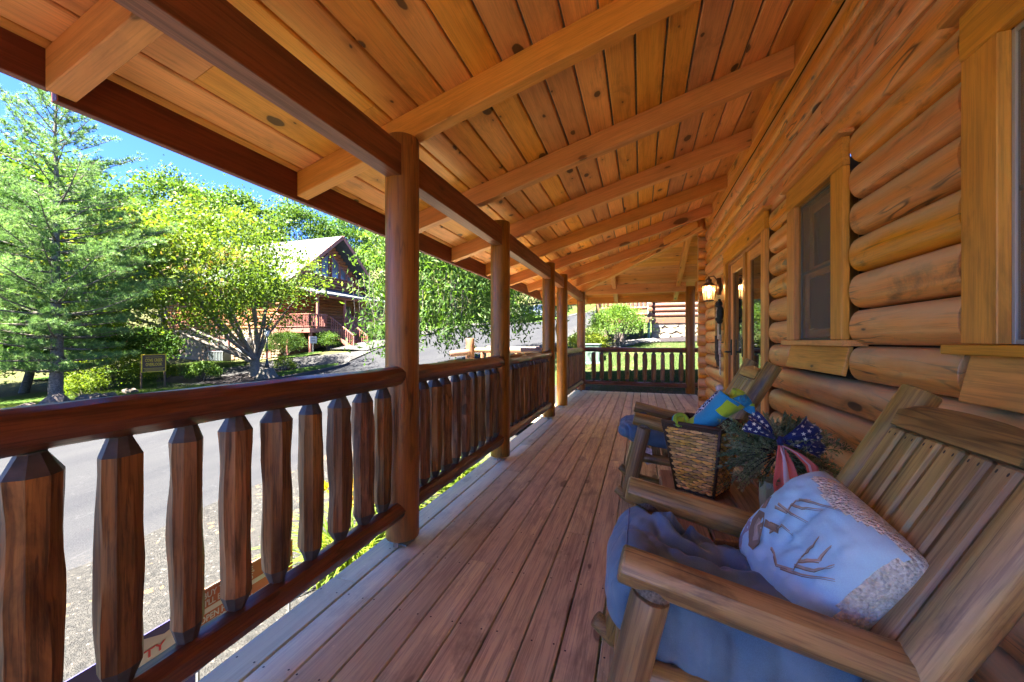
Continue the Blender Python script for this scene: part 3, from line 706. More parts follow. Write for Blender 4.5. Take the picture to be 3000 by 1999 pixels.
def unit(v): return v/np.maximum(np.linalg.norm(v,axis=1,keepdims=True),1e-6)
def leaves_arr(C,size,aspect=.55,droop=0,flat=.5,sv=.4,axis=None,jit=.6,tone=None):
    """C (n,3) -> verts (n*4,3), rhombic leaves"""
    n=len(C); d=rng.normal(size=(n,3))
    if axis is not None: d=d*jit+axis
    d[:,2]-=droop; d=unit(d)
    up=rng.normal(size=(n,3))*(1-flat)+np.array([0,0,1.])*flat+np.array([SUN.x,SUN.y,0])*flat*.6
    s=unit(np.cross(d,up)); nn=np.cross(s,d)
    L=(size*rng.uniform(1-sv,1+sv,n))[:,None]; w=L*aspect*.5
    V=np.stack([C,C+d*L*.5+s*w+nn*L*.08,C+d*L,C+d*L*.5-s*w+nn*L*.08],1).reshape(-1,3)
    t=rng.random(n) if tone is None else np.clip(tone+rng.normal(size=n)*.18,0,1)
    return V,t
def quadmesh(name,V,tone,mat):
    n=len(V)//4; me=bpy.data.meshes.new(name); me.vertices.add(len(V)); me.vertices.foreach_set('co',V.astype(np.float32).ravel())
    me.loops.add(n*4); me.loops.foreach_set('vertex_index',np.arange(n*4,dtype=np.int32)); me.polygons.add(n)
    me.polygons.foreach_set('loop_start',np.arange(0,n*4,4,dtype=np.int32)); me.polygons.foreach_set('loop_total',np.full(n,4,dtype=np.int32))
    a=me.attributes.new('tone','FLOAT','FACE'); a.data.foreach_set('value',tone.astype(np.float32)); me.materials.append(mat); me.update(calc_edges=True); return me
def trimesh(name,V,tone,mat):
    n=len(V)//3; me=bpy.data.meshes.new(name); me.vertices.add(len(V)); me.vertices.foreach_set('co',V.astype(np.float32).ravel())
    me.loops.add(n*3); me.loops.foreach_set('vertex_index',np.arange(n*3,dtype=np.int32)); me.polygons.add(n)
    me.polygons.foreach_set('loop_start',np.arange(0,n*3,3,dtype=np.int32)); me.polygons.foreach_set('loop_total',np.full(n,3,dtype=np.int32))
    a=me.attributes.new('tone','FLOAT','FACE'); a.data.foreach_set('value',tone.astype(np.float32)); me.materials.append(mat); me.update(calc_edges=True); return me
def clumped(center,radii,nclump,perclump,cr,bottom=-1,surface=.55,seed=0):
    r=np.random.default_rng(seed); d=unit(r.normal(size=(nclump*3,3))); d=d[d[:,2]>bottom][:nclump]
    rad=surface+(1-surface)*r.random(len(d))**.6
    lump=np.array([1+.22*noise.noise(Vector((a[0]*1.8+seed,a[1]*1.8,a[2]*1.8))) for a in d])
    cc=np.array(center)+d*rad[:,None]*lump[:,None]*np.array(radii)
    k=r.normal(size=(len(cc),perclump,3))*np.array([cr,cr,cr*.55])
    sizes=r.uniform(.6,1.3,(len(cc),1,1)); P=(cc[:,None]+k*sizes)
    tone=np.clip(.5+r.normal(size=(len(cc),1))*.2+np.zeros((1,perclump)),0,1)
    return cc,P.reshape(-1,3),tone.reshape(-1)
M_bark=wood('grey_bark',(.19,.16,.135),(.12,.10,.085),dark=(.04,.035,.03),knot=.5,rough=.9,spec=.1,grain=1.5,bump=.9)
M_barkp=wood('maple_bark',(.24,.205,.175),(.16,.135,.115),dark=(.05,.04,.035),knot=.3,rough=.85,spec=.1,bump=.6)
L_yg=leafmat('yellow_green_leaf',[(0.0543,0.1032,0.0109),(0.0923,0.1466,0.0163),(0.1411,0.1791,0.0271),(0.1791,0.1194,0.0380)],.5)
L_mid=leafmat('mid_green_leaf',[(0.0350,0.0840,0.0112),(0.0630,0.1260,0.0182),(0.1120,0.1820,0.0280)],.45)
L_dark=leafmat('dark_green_leaf',[(.03,.08,.014),(.055,.12,.022),(.09,.17,.03)],.4)
L_oak=leafmat('willow_leaf',[(0.0377,0.0889,0.0123),(0.0684,0.1368,0.0206),(0.1505,0.2190,0.0684)],.5)
L_pine=leafmat('pine_needle',[(0.0600,0.1350,0.0350),(0.1200,0.2200,0.0650),(0.2200,0.3300,0.1200)],.4,.5,tl=(1.1,1.1,.7))
L_bush=leafmat('bright_bush_leaf',[(0.0700,0.1300,0.0100),(0.1200,0.1800,0.0150),(0.1700,0.2200,0.0250)],.5)
L_gold=leafmat('golden_bush_leaf',[(0.0900,0.1350,0.0090),(0.1440,0.1890,0.0135),(0.1980,0.2250,0.0225)],.5)
L_box=leafmat('boxwood_leaf',[(0.0420,0.0980,0.0140),(0.0770,0.1470,0.0210),(0.1260,0.1960,0.0350)],.4)
L_grass=leafmat('grass_blade',[(0.0413,0.0825,0.0135),(0.0675,0.1125,0.0210),(0.1125,0.1275,0.0413)],.4)
def limb(a,b,r0,r1,bend=.15,n=5,seed=0,sides=7,jt=.02):
    rr=random.Random(seed); a=Vector(a);b=Vector(b); L=(b-a).length
    o=Vector((rr.uniform(-1,1),rr.uniform(-1,1),rr.uniform(-.2,.8)))*L*bend
    pts=[a.lerp(b,t)+o*math.sin(math.pi*t)*.6+Vector((rr.uniform(-1,1),rr.uniform(-1,1),0))*L*jt for t in [i/(n-1) for i in range(n)]]
    return tube(pts,[r0+(r1-r0)*(i/(n-1))**.8 for i in range(n)],sides,cap=False),pts
def broadleaf(name,x,y,H,radii,label,mat,nclump=90,per=120,size=.16,cr=.45,group=None,trunk_r=.2,cz=None,seed=1,surface=.5,bark=None,off=(0,0),aspect=.6,droop=0,cat='tree',bottom=-.75,fork=None,dz=0,nl=26):
    z=ht(x,y)+dz; t=thing(name,(x,y,z),label,cat,group)
    cz=cz if cz is not None else H-radii[2]
    cc,P,tone=clumped((off[0],off[1],cz),radii,nclump,per,cr,bottom,surface,seed)
    Vv,tn=leaves_arr(P,size,aspect,droop,tone=tone); me=quadmesh('crown',Vv,tn,mat); part(t,'crown',me,T(x,y,z))
    lst=[]
    if fork is None:
        (tb,pts)=limb((0,0,-.15),(off[0]*.5,off[1]*.5,cz+radii[2]*.35),trunk_r,trunk_r*.3,.04,8,seed); lst.append(tb)
    else:
        pts=[Vector((0,0,-.15)),Vector((0.0,0,fork*.5)),Vector((.05,0,fork))]; lst.append(tube(pts,[trunk_r*1.25,trunk_r,trunk_r*.95],10,False))
        pts=[pts[-1]]*2
    sel=cc[::max(1,len(cc)//nl)]
    for i,c in enumerate(sel):
        b=Vector(c)
        if fork is None:
            s=pts[min(len(pts)-1,2+int((i*3.7)%(len(pts)-2)))]
            if s.z>b.z: s=pts[2]
        else: s=pts[-1]
        r0=trunk_r*(.33 if fork is None else .42)
        tb,lp=limb(s,b,r0,.015,.14,6,seed*31+i,6); lst.append(tb)
    part(t,'trunk',tubes('trunk',lst,bark or M_bark),T(x,y,z))
    return t
# ---- multi-stemmed maple at the lamp
broadleaf('maple_tree',-18.7,14.9,8.6,(6.5,5.2,3.4),'airy yellow-green tree with forked grey trunk beside the street lamp',L_yg,nclump=270,per=160,size=.15,cr=.50,trunk_r=.24,cz=5.0,seed=4,surface=.30,bark=M_barkp,off=(-2.2,-2.0),fork=.9,bottom=-.85,nl=17)
# ---- big tree with drooping boughs next to the porch stairs
def weeping():
    x,y=-2.8,14.9; z=ht(x,y); t=thing('willow_oak_tree',(x,y,z),'large tree with drooping narrow leaves overhanging the road, right of the second post','tree')
    cc,P,tone=clumped((-2.7,-2.5,3.3),(3.6,3.2,3.0),300,135,.36,-.9,.38,9)
    # hanging tips
    r=np.random.default_rng(12); hp=[];ht_=[];st=[]
    for c in cc[cc[:,2]<3.2][:120]:
        L=r.uniform(.5,1.6); n=26; s=np.linspace(0,1,n)[:,None]; sw=r.normal(size=3)*.3
        p=c+np.array([sw[0],sw[1],-L])*s+r.normal(size=(n,3))*.06; hp.append(p); ht_.append(np.full(n,r.uniform(.2,.8)))
    for (hx,hy,hz) in [(-5.6+r.uniform(0,3.6),-5.4+r.uniform(0,2.6),.9+r.uniform(-.2,.6)) for _ in range(46)]:
        n=30; L=r.uniform(.6,1.25); s=np.linspace(0,1,n)[:,None]; sw=r.normal(size=3)*.35
        p=np.array([hx,hy,hz])+np.array([sw[0],sw[1],-L])*s+r.normal(size=(n,3))*.07; hp.append(p); ht_.append(np.full(n,r.uniform(0,.3))); st.append(tube([(hx,hy,hz+.9),p[0],p[n//2],p[-1]],[.012,.008,.005,.003],4,False))
    P=np.r_[P,np.concatenate(hp)]; tone=np.r_[tone,np.concatenate(ht_)]
    V,tn=leaves_arr(P,.17,.30,.9,.3,tone=tone); part(t,'crown',quadmesh('crown',V,tn,L_oak),T(x,y,z))
    lst=[limb((0,0,-.2),(0,-.1,7.5),.17,.09,.02,9,3,12)[0]]+st
    for i,c in enumerate(cc[::6]): lst.append(limb((0,0,1.9+(i*.37)%4.5),c,.06,.012,.15,6,i,5)[0])
    part(t,'trunk',tubes('trunk',lst,M_bark),T(x,y,z))
weeping()
# ---- white pine
def pine(x,y,H,R0,label,seed=1,z0=1.6,dens=1.0,dz=0,lean=.0):
    z=ht(x,y)+dz; t=thing('pine_tree',(x,y,z),label,'tree'); r=np.random.default_rng(seed); lst=[limb((0,0,-.2),(lean,0,H),.19,.02,.002,14,seed,10,.002)[0]]
    P=[];Ax=[];tn=[]
    zz=z0
    while zz<H-.15:
        u=(zz-z0)/(H-z0); rad=R0*(1-u)**.55*(.42+.58*min(1,u*3.2))+.15; nb=int((5 if u<.6 else 4)+2*r.random())
        a0=r.random()*6.28
        for k in range(nb):
            a=a0+k*6.283/nb+r.normal()*.15; L=rad*r.uniform(.62,1.12); el=.05+.62*u**1.3+r.normal()*.05
            d=np.array([math.cos(a)*math.cos(el),math.sin(a)*math.cos(el),math.sin(el)]); o=np.array([lean*zz/H,0,zz])
            tip=o+d*L+np.array([0,0,L*.06]); n=6
            pts=[o+(tip-o)*s+np.array([0,0,-.05*L*math.sin(s*3.14)]) for s in np.linspace(0,1,n)]
            lst.append(tube(pts,list(np.linspace(.035*(1-u)+.014,.006,n)),5,False))
            side=np.array([-math.sin(a),math.cos(a),0])
            dn=dens*(1 if u<.5 else .62); ns=int(L*7.5*dn)+3
            for j in range(ns):
                s=.22+.78*(j+r.random())/ns; b=o+(tip-o)*s; sg=1 if r.random()<.5 else -1; l2=(1-s*.65)*L*.34*r.uniform(.5,1.2)+.10
                dd=d*.75+side*sg*r.uniform(.35,1)+np.array([0,0,r.uniform(-.02,.22)]); dd/=np.linalg.norm(dd)
                lst.append(tube([b,b+dd*l2],[.008,.003],3,False)) if j%2==0 else None
                nt=int(l2*9*dn)+2; base=r.uniform(.15,.85)
                for q in range(nt):
                    c=b+dd*l2*(q+.7)/nt+r.normal(size=3)*.035; m=20
                    P.append(np.repeat(c[None],m,0)); Ax.append(np.repeat((dd*.8+np.array([0,0,.45]))[None],m,0)); tn.append(np.full(m,base))
        zz+=r.uniform(.26,.42)*(1.0 if u<.7 else 1.15)
    P=np.concatenate(P);Ax=np.concatenate(Ax);tn=np.concatenate(tn); n=len(P)
    d=unit(Ax+r.normal(size=(n,3))*.75); L=r.uniform(.10,.17,n)[:,None]; s=unit(np.cross(d,r.normal(size=(n,3))))*.0065
    V=np.stack([P-s,P+s,P+d*L],1).reshape(-1,3); tone=np.clip(tn+r.normal(size=n)*.15,0,1)
    part(t,'crown',trimesh('crown',V,tone,L_pine),T(x,y,z)); part(t,'trunk',tubes('trunk',lst,M_bark),T(x,y,z)); print('pine tris',n)
    return t
pine(-17.7,7.36,10.1,3.7,'tall open white pine at the left edge of the picture, nearest beyond the road',5,z0=1.15)
# ---- trees behind
bt=[]
protos={}
def proto(kind,seed):
    k=(kind,seed)
    if k in protos: return protos[k]
    mat={'m':L_mid,'d':L_dark,'y':L_yg}[kind]
    cc,P,tone=clumped((0,0,9.6),(4.4,4.4,5.4),170,95,.62,-.8,.45,seed+40)
    V,tn=leaves_arr(P,.27,.62,.1,tone=tone); cm=quadmesh('crown',V,tn,mat)
    lst=[limb((0,0,-.5),(0,0,11),.24,.06,.03,8,seed)[0]]+[limb((0,0,3+(i*.8)%6),c,.08,.015,.12,5,i,5)[0] for i,c in enumerate(cc[::8])]
    tm=tubes('trunk',lst,M_bark); protos[k]=(cm,tm); return protos[k]
def far_tree(x,y,s,kind,seed,label,sz=1.0,group=None,rz=0,dz=0):
    cm,tm=proto(kind,seed); z=ht(x,y)+dz; t=thing('forest_tree',(x,y,z),label,'tree',group,rz)
    M=T(x,y,z)@Matrix.Rotation(rz,4,'Z')@Matrix.Diagonal((s,s,s*sz,1)); part(t,'crown',cm,M); part(t,'trunk',tm,M)
GF='trees of the wooded hillside behind the cabins'
FT=[(-27.8,6.2,.76,'y',1,'round bright green tree rising behind the upper half of the white pine',1.0),
(-26.8,1.2,.78,'m',2,'dense green tree filling the gap left of the white pine trunk',1.0),
(-26.4,12.4,.66,'y',3,'bright leafy tree between the white pine and the yellow-green tree',.95),
(-34,16.5,.70,'m',1,'leafy tree whose top makes the low skyline right of the white pine',.95),
(-38,22,.76,'y',2,'tree with a lumpy crown against the sky, just left of the highest hillside crown',1.0),
(-37,27.5,.90,'m',3,'highest crown on the skyline, left of the neighbour roof',1.05),
(-35,33,.86,'m',1,'tree behind the left half of the neighbour cabin roof',1.05),
(-33,38.5,.86,'d',2,'dark tree behind the gable of the neighbour cabin',1.0),
(-28,41,.85,'y',3,'bright tree right behind the gable peak, partly hidden by the first post',1.05),
(-21,45,1.0,'m',2,'tree beyond the neighbour cabin porch, seen right of the first post',1.0),
(-17.5,54,.9,'y',1,'tree beyond the bend seen behind the drooping boughs',1.0),
(-13,60,1.0,'m',3,'tree above the parked white truck',1.0),(-8,63,1.0,'d',1,'dark tree beyond the upper road, above the road bend',1.0),(-1,64,1.05,'m',2,'tree beyond the upper road, behind the clipped bush',1.0),
(7,62,1.1,'d',3,'dark tree beyond the right neighbour cabin',1.0),(-25.5,9.6,.74,'m',2,'broad green tree filling the sky right behind the pine top',1.0),(-41,19,.92,'d',2,'dark crown behind the low skyline between the pine and the cabin',1.0),(-44,26,1.0,'m',1,'far crown on the skyline just left of the cabin roof ridge',1.0),(-27,-2,.8,'d',1,'dark tree out past the left edge of the picture',1.0),(-31,5.5,.85,'m',2,'tall tree behind the pine, its crown just showing left of it',1.0),
]
for i,(x,y,s,k,sd_,l,sz) in enumerate(FT): far_tree(x,y,s,k,sd_,l,sz,GF,rz=i*1.3)
# understory below the forest
def shrub(name,x,y,r,h,label,mat,n=34,per=90,size=.07,group=None,seed=1,stems=True,dz=0.0,cat='bush',flat=.6,bottom=-.35,surf=.75,cr=None,aspect=.6):
    z=ht(x,y)+dz; t=thing(name,(x,y,z),label,cat,group)
    cc,P,tone=clumped((0,0,h*.52),(r,r,h*.5),n,per,cr or r*.22,bottom,surf,seed)
    P=P[P[:,2]>.01]; tone=np.resize(tone,len(P)); V,tn=leaves_arr(P,size,aspect,0,flat,tone=tone); part(t,'foliage',quadmesh('foliage',V,tn,mat),T(x,y,z))
    if stems: part(t,'stem',tubes('stem',[limb((0,0,-.05),c,.02,.006,.1,4,i,5)[0] for i,c in enumerate(cc[::4])],M_bark),T(x,y,z))
    return t
GU='dark undergrowth at the edge of the wood'
US=[(-20.6,4.6,2.0,3.2,'tall dark undergrowth left of the pine trunk'),(-24.4,8.0,2.4,3.6,'dark undergrowth straight behind the pine trunk'),(-25.2,11.6,2.2,3.2,'dark undergrowth between the pine trunk and the round golden bushes'),(-21,1.2,2.0,3.0,'undergrowth at the far left edge of the picture'),(-28,14.5,2.2,2.6,'dark green undergrowth left of the stone basement'),(-30,17.0,1.3,2.6,'rounded green shrub against the left end of the stone basement')]
for i,(x,y,r,h,l) in enumerate(US): shrub('undergrowth',x,y,r,h,l,L_dark if i<5 else L_mid,60,130,.15,GU,i+3,False,surf=.35)
shrub('bush',-21.6,10.5,1.25,1.75,'large golden-green bush left of the wooden estate sign',L_bush,70,120,.075,None,5)
shrub('bush',-19.9,9.0,.62,.85,'small golden-green bush at the kerb, below the large one',L_bush,40,80,.06,None,6)
shrub('bush',-22.4,13.0,.6,1.0,'golden bush half hidden behind the right edge of the estate sign',L_bush,34,80,.07,None,7)
shrub('bush',-19.9,13.3,.62,.95,'loose green bush standing in the mulch left of the forked tree',L_box,40,90,.07,None,8,surf=.5)
shrub('bush',-18.1,16.2,.5,.8,'low yellowish bush right of the forked trunk, behind the lamp',L_bush,30,70,.06,None,9)
shrub('boxwood_bush',-21.7,19.4,.98,1.55,'large clipped round bush in front of the neighbour cabin deck',L_box,80,150,.06,'clipped bushes in front of the neighbour cabin',10,surf=.9)
shrub('boxwood_bush',-20.6,21.9,.72,1.25,'darker clipped bush between two deck supports of the neighbour cabin',L_mid,60,120,.06,'clipped bushes in front of the neighbour cabin',11,surf=.85)
shrub('boxwood_bush',-19.2,25.5,.62,1.15,'small round clipped bush right of the neighbour cabin steps',L_box,60,110,.05,'clipped bushes in front of the neighbour cabin',12,surf=.9)
shrub('bush',-14.5,40.5,2.1,2.2,'broad grey-green bush across the road, in front of the white truck',leafmat('grey_green_leaf',[(0.0550,0.0825,0.0330),(0.1100,0.1320,0.0715),(0.2310,0.2310,0.1815)],.3),80,110,.13,None,13)
shrub('bush',-.72,12.95,.72,1.32,'clipped bush with a rounded green top and bare stems beyond the far railing',leafmat('clipped_leaf',[(0.0385,0.0880,0.0110),(0.0770,0.1485,0.0165),(0.1210,0.1980,0.0220)],.45),80,130,.05,None,14,surf=.8,bottom=-.15)
shrub('bush',-1.62,12.6,.55,.72,'golden variegated bush left of the clipped bush beyond the far railing',L_gold,50,100,.05,None,15)
# ---- daylilies by the porch
def daylily(x,y,r,label,seed):
    z=ht(x,y)+.06; t=thing('daylily',(x,y,z),label,'plant'); rr=np.random.default_rng(seed); V=[];tn=[]
    for i in range(420):
        a=rr.random()*6.28; b=np.array([math.cos(a),math.sin(a)])*r*.55*math.sqrt(rr.random()); a2=a+rr.normal()*.5; L=rr.uniform(.35,.75); w=rr.uniform(.008,.014); sp=rr.uniform(.15,.6)
        d=np.array([math.cos(a2),math.sin(a2)]); s=np.array([-d[1],d[0],0])*w; p=[]
        for k in range(6):
            u=k/5; p.append(np.array([*(b+d*sp*u*u*L*1.4),L*(u*1.25-u*u*(.45+sp*.6))]))
        g=rr.uniform(.2,1)
        for k in range(5):
            w0=1-.8*(k/5); w1=1-.8*((k+1)/5); V+= [p[k]-s*w0,p[k]+s*w0,p[k+1]+s*w1,p[k+1]-s*w1]; tn.append(g)
    part(t,'foliage',quadmesh('foliage',np.array(V),np.array(tn),leafmat('daylily_leaf',[(0.0720,0.1320,0.0180),(0.1320,0.1980,0.0240),(0.2040,0.2400,0.0360)],.5) if 'daylily_leaf' not in bpy.data.materials else bpy.data.materials['daylily_leaf']),T(x,y,z))
    fl=[]
    for i in range(9):
        a=rr.random()*6.28;q=r*.6*rr.random(); fl.append(np.array([math.cos(a)*q,math.sin(a)*q,rr.uniform(.5,.72)]))
    P=np.repeat(np.array(fl),6,0); Vf,tf=leaves_arr(P,.06,.5,-.6); part(t,'flower',quadmesh('flower',Vf,tf,leafmat('daylily_flower',[(.5,.3,.02),(.55,.38,.03),(.6,.45,.06)],.3) if 'daylily_flower' not in bpy.data.materials else bpy.data.materials['daylily_flower']),T(x,y,z),kind='stuff')
daylily(-2.0,2.35,.42,'clump of strappy yellow-green daylilies showing through the spindles left of the nearest post',1)
daylily(-2.15,3.05,.45,'clump of daylilies behind the nearest post, farther along the porch',2)
daylily(-1.95,3.9,.4,'clump of daylilies below the second log railing',3)
# ---- grass blades
def blades(n,fx,h,name,label,dz=.03):
    xy=np.array([fx() for _ in range(n)]); z=hts(xy[:,0],xy[:,1])+dz; P=np.c_[xy,z]
    d=unit(np.c_[rng.normal(size=(n,2))*.35,np.ones(n)]); L=(h*rng.uniform(.5,1.3,n))[:,None]; s=unit(np.cross(d,rng.normal(size=(n,3))))*.004*(1 if h<.08 else 2.4)
    patch=np.array([.5+.9*noise.noise(Vector((a*.9,b*.9,0))) for a,b in xy]); V=np.stack([P-s,P+s,P+d*L],1).reshape(-1,3)
    o=part(None,name,trimesh(name,V,np.clip(patch+rng.normal(size=n)*.2,0,1),L_grass)); tag(o,label,'grass',kind='stuff')
blades(52000,lambda:(rng.uniform(-1.9,3.4),9.5+4.0*rng.random()**1.3),.05,'grass','short lawn grass sloping up beyond the far railing',.025)
blades(26000,lambda:(lambda y:(rng.uniform(-21.5,-17.6) if y>9 else rng.uniform(-19.5,-17.6),y))(rng.uniform(4,12.4)),.11,'grass','sunny verge grass around the estate sign across the road',.07)
blades(22000,lambda:(rng.uniform(-28,-22.4),rng.uniform(12.8,18.6)),.12,'grass','bright lawn in front of the stone basement across the road',.09)
# rocks at the pine and along the lawn edge
M_rock=plain('rock',(.11,.082,.062),.9,var=.4,nscale=5)
def rock(x,y,s,label,seed,group=None,mat=None,flat=.6,dz=0):
    bm=bmesh.new(); bmesh.ops.create_icosphere(bm,subdivisions=2,radius=1)
    for v in bm.verts:
        q=noise.noise(v.co*1.3+Vector((seed*5.1,0,0))); v.co*=1+.35*q; v.co.z*=flat
    me=bm2me(bm,'rock'); o=part(None,'rock',me,T(x,y,ht(x,y)+.1+s*flat*.35+dz)@Matrix.Rotation(seed,4,'Z')@Matrix.Diagonal((s,s*.8,s,1)),mat or M_rock); tag(o,label,'rock',group)
for i,(x,y,s,l) in enumerate([(-16.9,7.0,.30,'upright reddish rock at the foot of the white pine'),(-17.1,6.5,.24,'angular rock left of the upright one under the pine'),(-16.9,7.75,.34,'flat pale grey rock right of the pine trunk'),(-17.6,8.3,.3,'brown slab of rock between the pine and the small golden bush'),(-18.0,8.8,.26,'low brown rock touching the small golden bush'),(-18.9,9.9,.3,'flat stone edging below the large golden bush')]): rock(x,y,s,l,i+1,'rocks edging the bank under the pine',flat=.55 if i else .9)
rr=random.Random(8)
bm=[]
for i in range(170):
    x=rr.uniform(-1.5,.5); y=13.0+ (x+.7)*.35+rr.uniform(-.1,1.1); s=rr.uniform(.05,.13); o=len(bm); z=ht(x,y)+.08
    b=bmesh.new(); bmesh.ops.create_icosphere(b,subdivisions=1,radius=1)
    vs_=[(v.co.x*s*(1+.4*rr.random())+x,v.co.y*s+y,v.co.z*s*.5+z) for v in b.verts]; fs=[tuple(v.index for v in f.verts) for f in b.faces]; b.free(); bm.append((vs_,fs))
v,f=join(bm); o=part(None,'river_rocks',mesh('river_rocks',v,f,[plain('river_rock',(.10,.09,.075),.8,var=.5,nscale=3)])); tag(o,'bed of pale broken stones behind the clipped bush and under the right neighbour deck','stones',kind='stuff')
# ---------------------------------------------------------------- neighbour cabin across the road (house frame = street frame)
W_nlog=wood('neighbour_log',(.34,.125,.05),(.25,.085,.035),dark=(.09,.035,.02),rough=.5,knot=.5,stain=.3)
W_ntrim=wood('neighbour_deckwood',(.30,.115,.085),(.24,.09,.065),dark=(.1,.04,.03),knot=.2,rough=.6,stain=.2)
M_stone=plain('tan_stone',(.22,.145,.08),.85,var=.35,nscale=2.5); M_stone2=plain('tan_stone_b',(.27,.19,.115),.85,var=.3,nscale=2.5); M_stone3=plain('brown_stone',(.19,.12,.07),.85,var=.3,nscale=2.5)
M_mortar=plain('mortar',(.15,.115,.08),.95)
def shingles(name,c):
    m=N(name); co=m.objco(); b=m.new('TexBrick'); m.inp(b,'Vector',co); b.inputs['Scale'].default_value=1; b.inputs['Brick Width'].default_value=.3; b.inputs['Row Height'].default_value=.14; b.inputs['Mortar Size'].default_value=.008
    b.inputs['Color1'].default_value=tuple(c)+(1,); b.inputs['Color2'].default_value=tuple(x*.8 for x in c)+(1,); b.inputs['Mortar'].default_value=tuple(x*.45 for x in c)+(1,)
    m.L(m.mix(m.math('MULTIPLY',m.noise(co,1.5,4),.3),b.outputs[0],tuple(x*.7 for x in c)),m.b.inputs['Base Color']); m.b.inputs['Roughness'].default_value=.9; return m.m
M_roof=shingles('pale_grey_shingles',(.085,.09,.095))
M_nglass=N('neighbour_glass'); M_nglass.b.inputs['Base Color'].default_value=(.10,.11,.11,1); M_nglass.b.inputs['Roughness'].default_value=.08; M_nglass.b.inputs['Specular IOR Level'].default_value=.8; M_nglass=M_nglass.m
M_white=plain('white_paint',(.3,.31,.33),.5)
H=thing('neighbour_cabin',(-30,26,1),'red-brown log cabin with steep gable and grey roof across the road','building')
def slab(parent,name,quad,th,mat,uv=None):
    """sloped slab from 4 top corners, local x along first edge"""
    q=[Vector(a) for a in quad]; x=(q[1]-q[0]).normalized(); n=x.cross(q[3]-q[0]).normalized()
    if n.z<0: n=-n
    y=n.cross(x); M=Matrix((x,y,n)).transposed().to_4x4(); M.translation=q[0]; Mi=M.inverted()
    t=[Mi@a for a in q]; b=[a-Vector((0,0,th)) for a in t]
    me=mesh(name,t+b,[(0,1,2,3),(7,6,5,4),(0,4,5,1),(1,5,6,2),(2,6,7,3),(3,7,4,0)]); bm=bmesh.new(); bm.from_mesh(me); bmesh.ops.recalc_face_normals(bm,faces=bm.faces); bm.to_mesh(me); bm.free()
    return part(parent,name,me,M,mat)
ry,rz_=25.6,9.55; sl=.84
def yz(y): return rz_-sl*abs(y-ry)
slab(H,'roof',[(-36.5,ry,rz_),(-22.6,ry,rz_),(-22.6,20.2,yz(20.2)),(-36.5,20.2,yz(20.2))],.16,M_roof)
slab(H,'roof',[(-36.5,ry,rz_),(-22.6,ry,rz_),(-22.6,31.0,yz(31.0)),(-36.5,31.0,yz(31.0))],.16,M_roof)
for s in (20.2,31.0): sgn=board(H,'bargeboard',(-22.58,ry,rz_-.12),(-22.58,s,yz(s)-.12),.05,.26,W_ntrim,up=(0,0,1))
# gable wall logs (x=-24), side wall logs (y=20.9)
z=2.02; k=0
while z<9.1:
    half=min(4.55,(rz_-.35-z)/sl)
    if half>.25:
        board(H,'log',(-24.0,ry-half,z+.12),(-24.0,ry+half,z+.12),.20,.225,W_nlog,bev=.07)
    if z<5.2: board(H,'log',(-35.5,21.0,z+.12),(-24.1,21.0,z+.12),.20,.225,W_nlog,bev=.07)
    z+=.235
bx(H,'wall',-35.4,-24.05,21.05,30.1,-1,5.2,W_nlog,0)
for i in range(18): # crossed log ends at the corner
    bx(H,'log_end',-24.12,-23.7,20.72,21.12,2.05+i*.18,2.05+i*.18+.15,W_nlog,.05) if i%2 else None
# gable windows
def nwin(x,y0,y1,z0,z1,z2=None,parent=H):
    w=empty_part(parent,'window',T(x,y0,z0)); t=.09
    z2=z1 if z2 is None else z2
    v=[(0,y0-y0,0),(0,y1-y0,0),(0,y1-y0,z2-z0),(0,0,z1-z0)]
    part(w,'pane',mesh('pane',v,[(0,1,2,3)],[M_nglass]),T(x+.115,y0,z0))
    board(w,'frame',(x+.13,y0,z0),(x+.13,y0,z1),.06,t,W_ntrim); board(w,'frame',(x+.13,y1,z0),(x+.13,y1,z2),.06,t,W_ntrim)
    board(w,'frame',(x+.131,y0,z0),(x+.131,y1,z0),.06,t,W_ntrim); board(w,'frame',(x+.131,y0,z1),(x+.131,y1,z2),.06,t,W_ntrim)
for (a,b,c,d_,e) in [(25.75,26.55,6.3,8.2,7.5),(26.7,27.35,6.3,7.35,6.9),(27.5,28.3,6.25,6.8,6.3),(24.65,25.45,6.3,7.5,8.2),(23.85,24.5,6.3,6.9,7.35)]: nwin(-23.99,a,b,c,d_,e)
nwin(-23.99,27.3,28.0,2.9,4.15); nwin(-23.99,29.2,29.7,3.0,4.15)
bxz(H,'door',-23.9,-23.85,28.25,29.05,2.05,4.1,wood('red_door',(.28,.09,.05),(.22,.07,.04),knot=0))
part(H,'wreath',tubes('wreath',[tube([(0,math.cos(a)*.2,math.sin(a)*.2) for a in np.linspace(0,6.283,13)],.06,6)],plain('wreath_leaf',(.22,.08,.03),.9)),T(-23.82,28.65,3.5))
# basement of stones
fd=empty_part(H,'foundation',T(-28,20.9,0))
bx(fd,'mortar_wall',-35.4,-23.95,20.95,21.05,-1.2,2.0,M_mortar,0)
def stone_shape(seed):
    r=random.Random(seed); n=r.choice((5,6,7)); V=[]
    for l,(s,d) in enumerate(((1,0),(.9,.07))):
        rr_=random.Random(seed)
        for k in range(n):
            a=6.283*k/n+rr_.uniform(-.2,.2); q=rr_.uniform(.82,1.08)*s; V.append((math.cos(a)*q*.5*1.12,-d,math.sin(a)*q*.5*1.12))
    F=[tuple(range(n,2*n))]+[(k,(k+1)%n,n+(k+1)%n,n+k) for k in range(n)]
    me=mesh('stone',V,F); bm=bmesh.new(); bm.from_mesh(me); bmesh.ops.recalc_face_normals(bm,faces=bm.faces); bm.to_mesh(me); bm.free(); return me
ST=[[stone_shape(s*3+j) for s in range(6)] for j in range(3)]; SM=[M_stone,M_stone2,M_stone3]
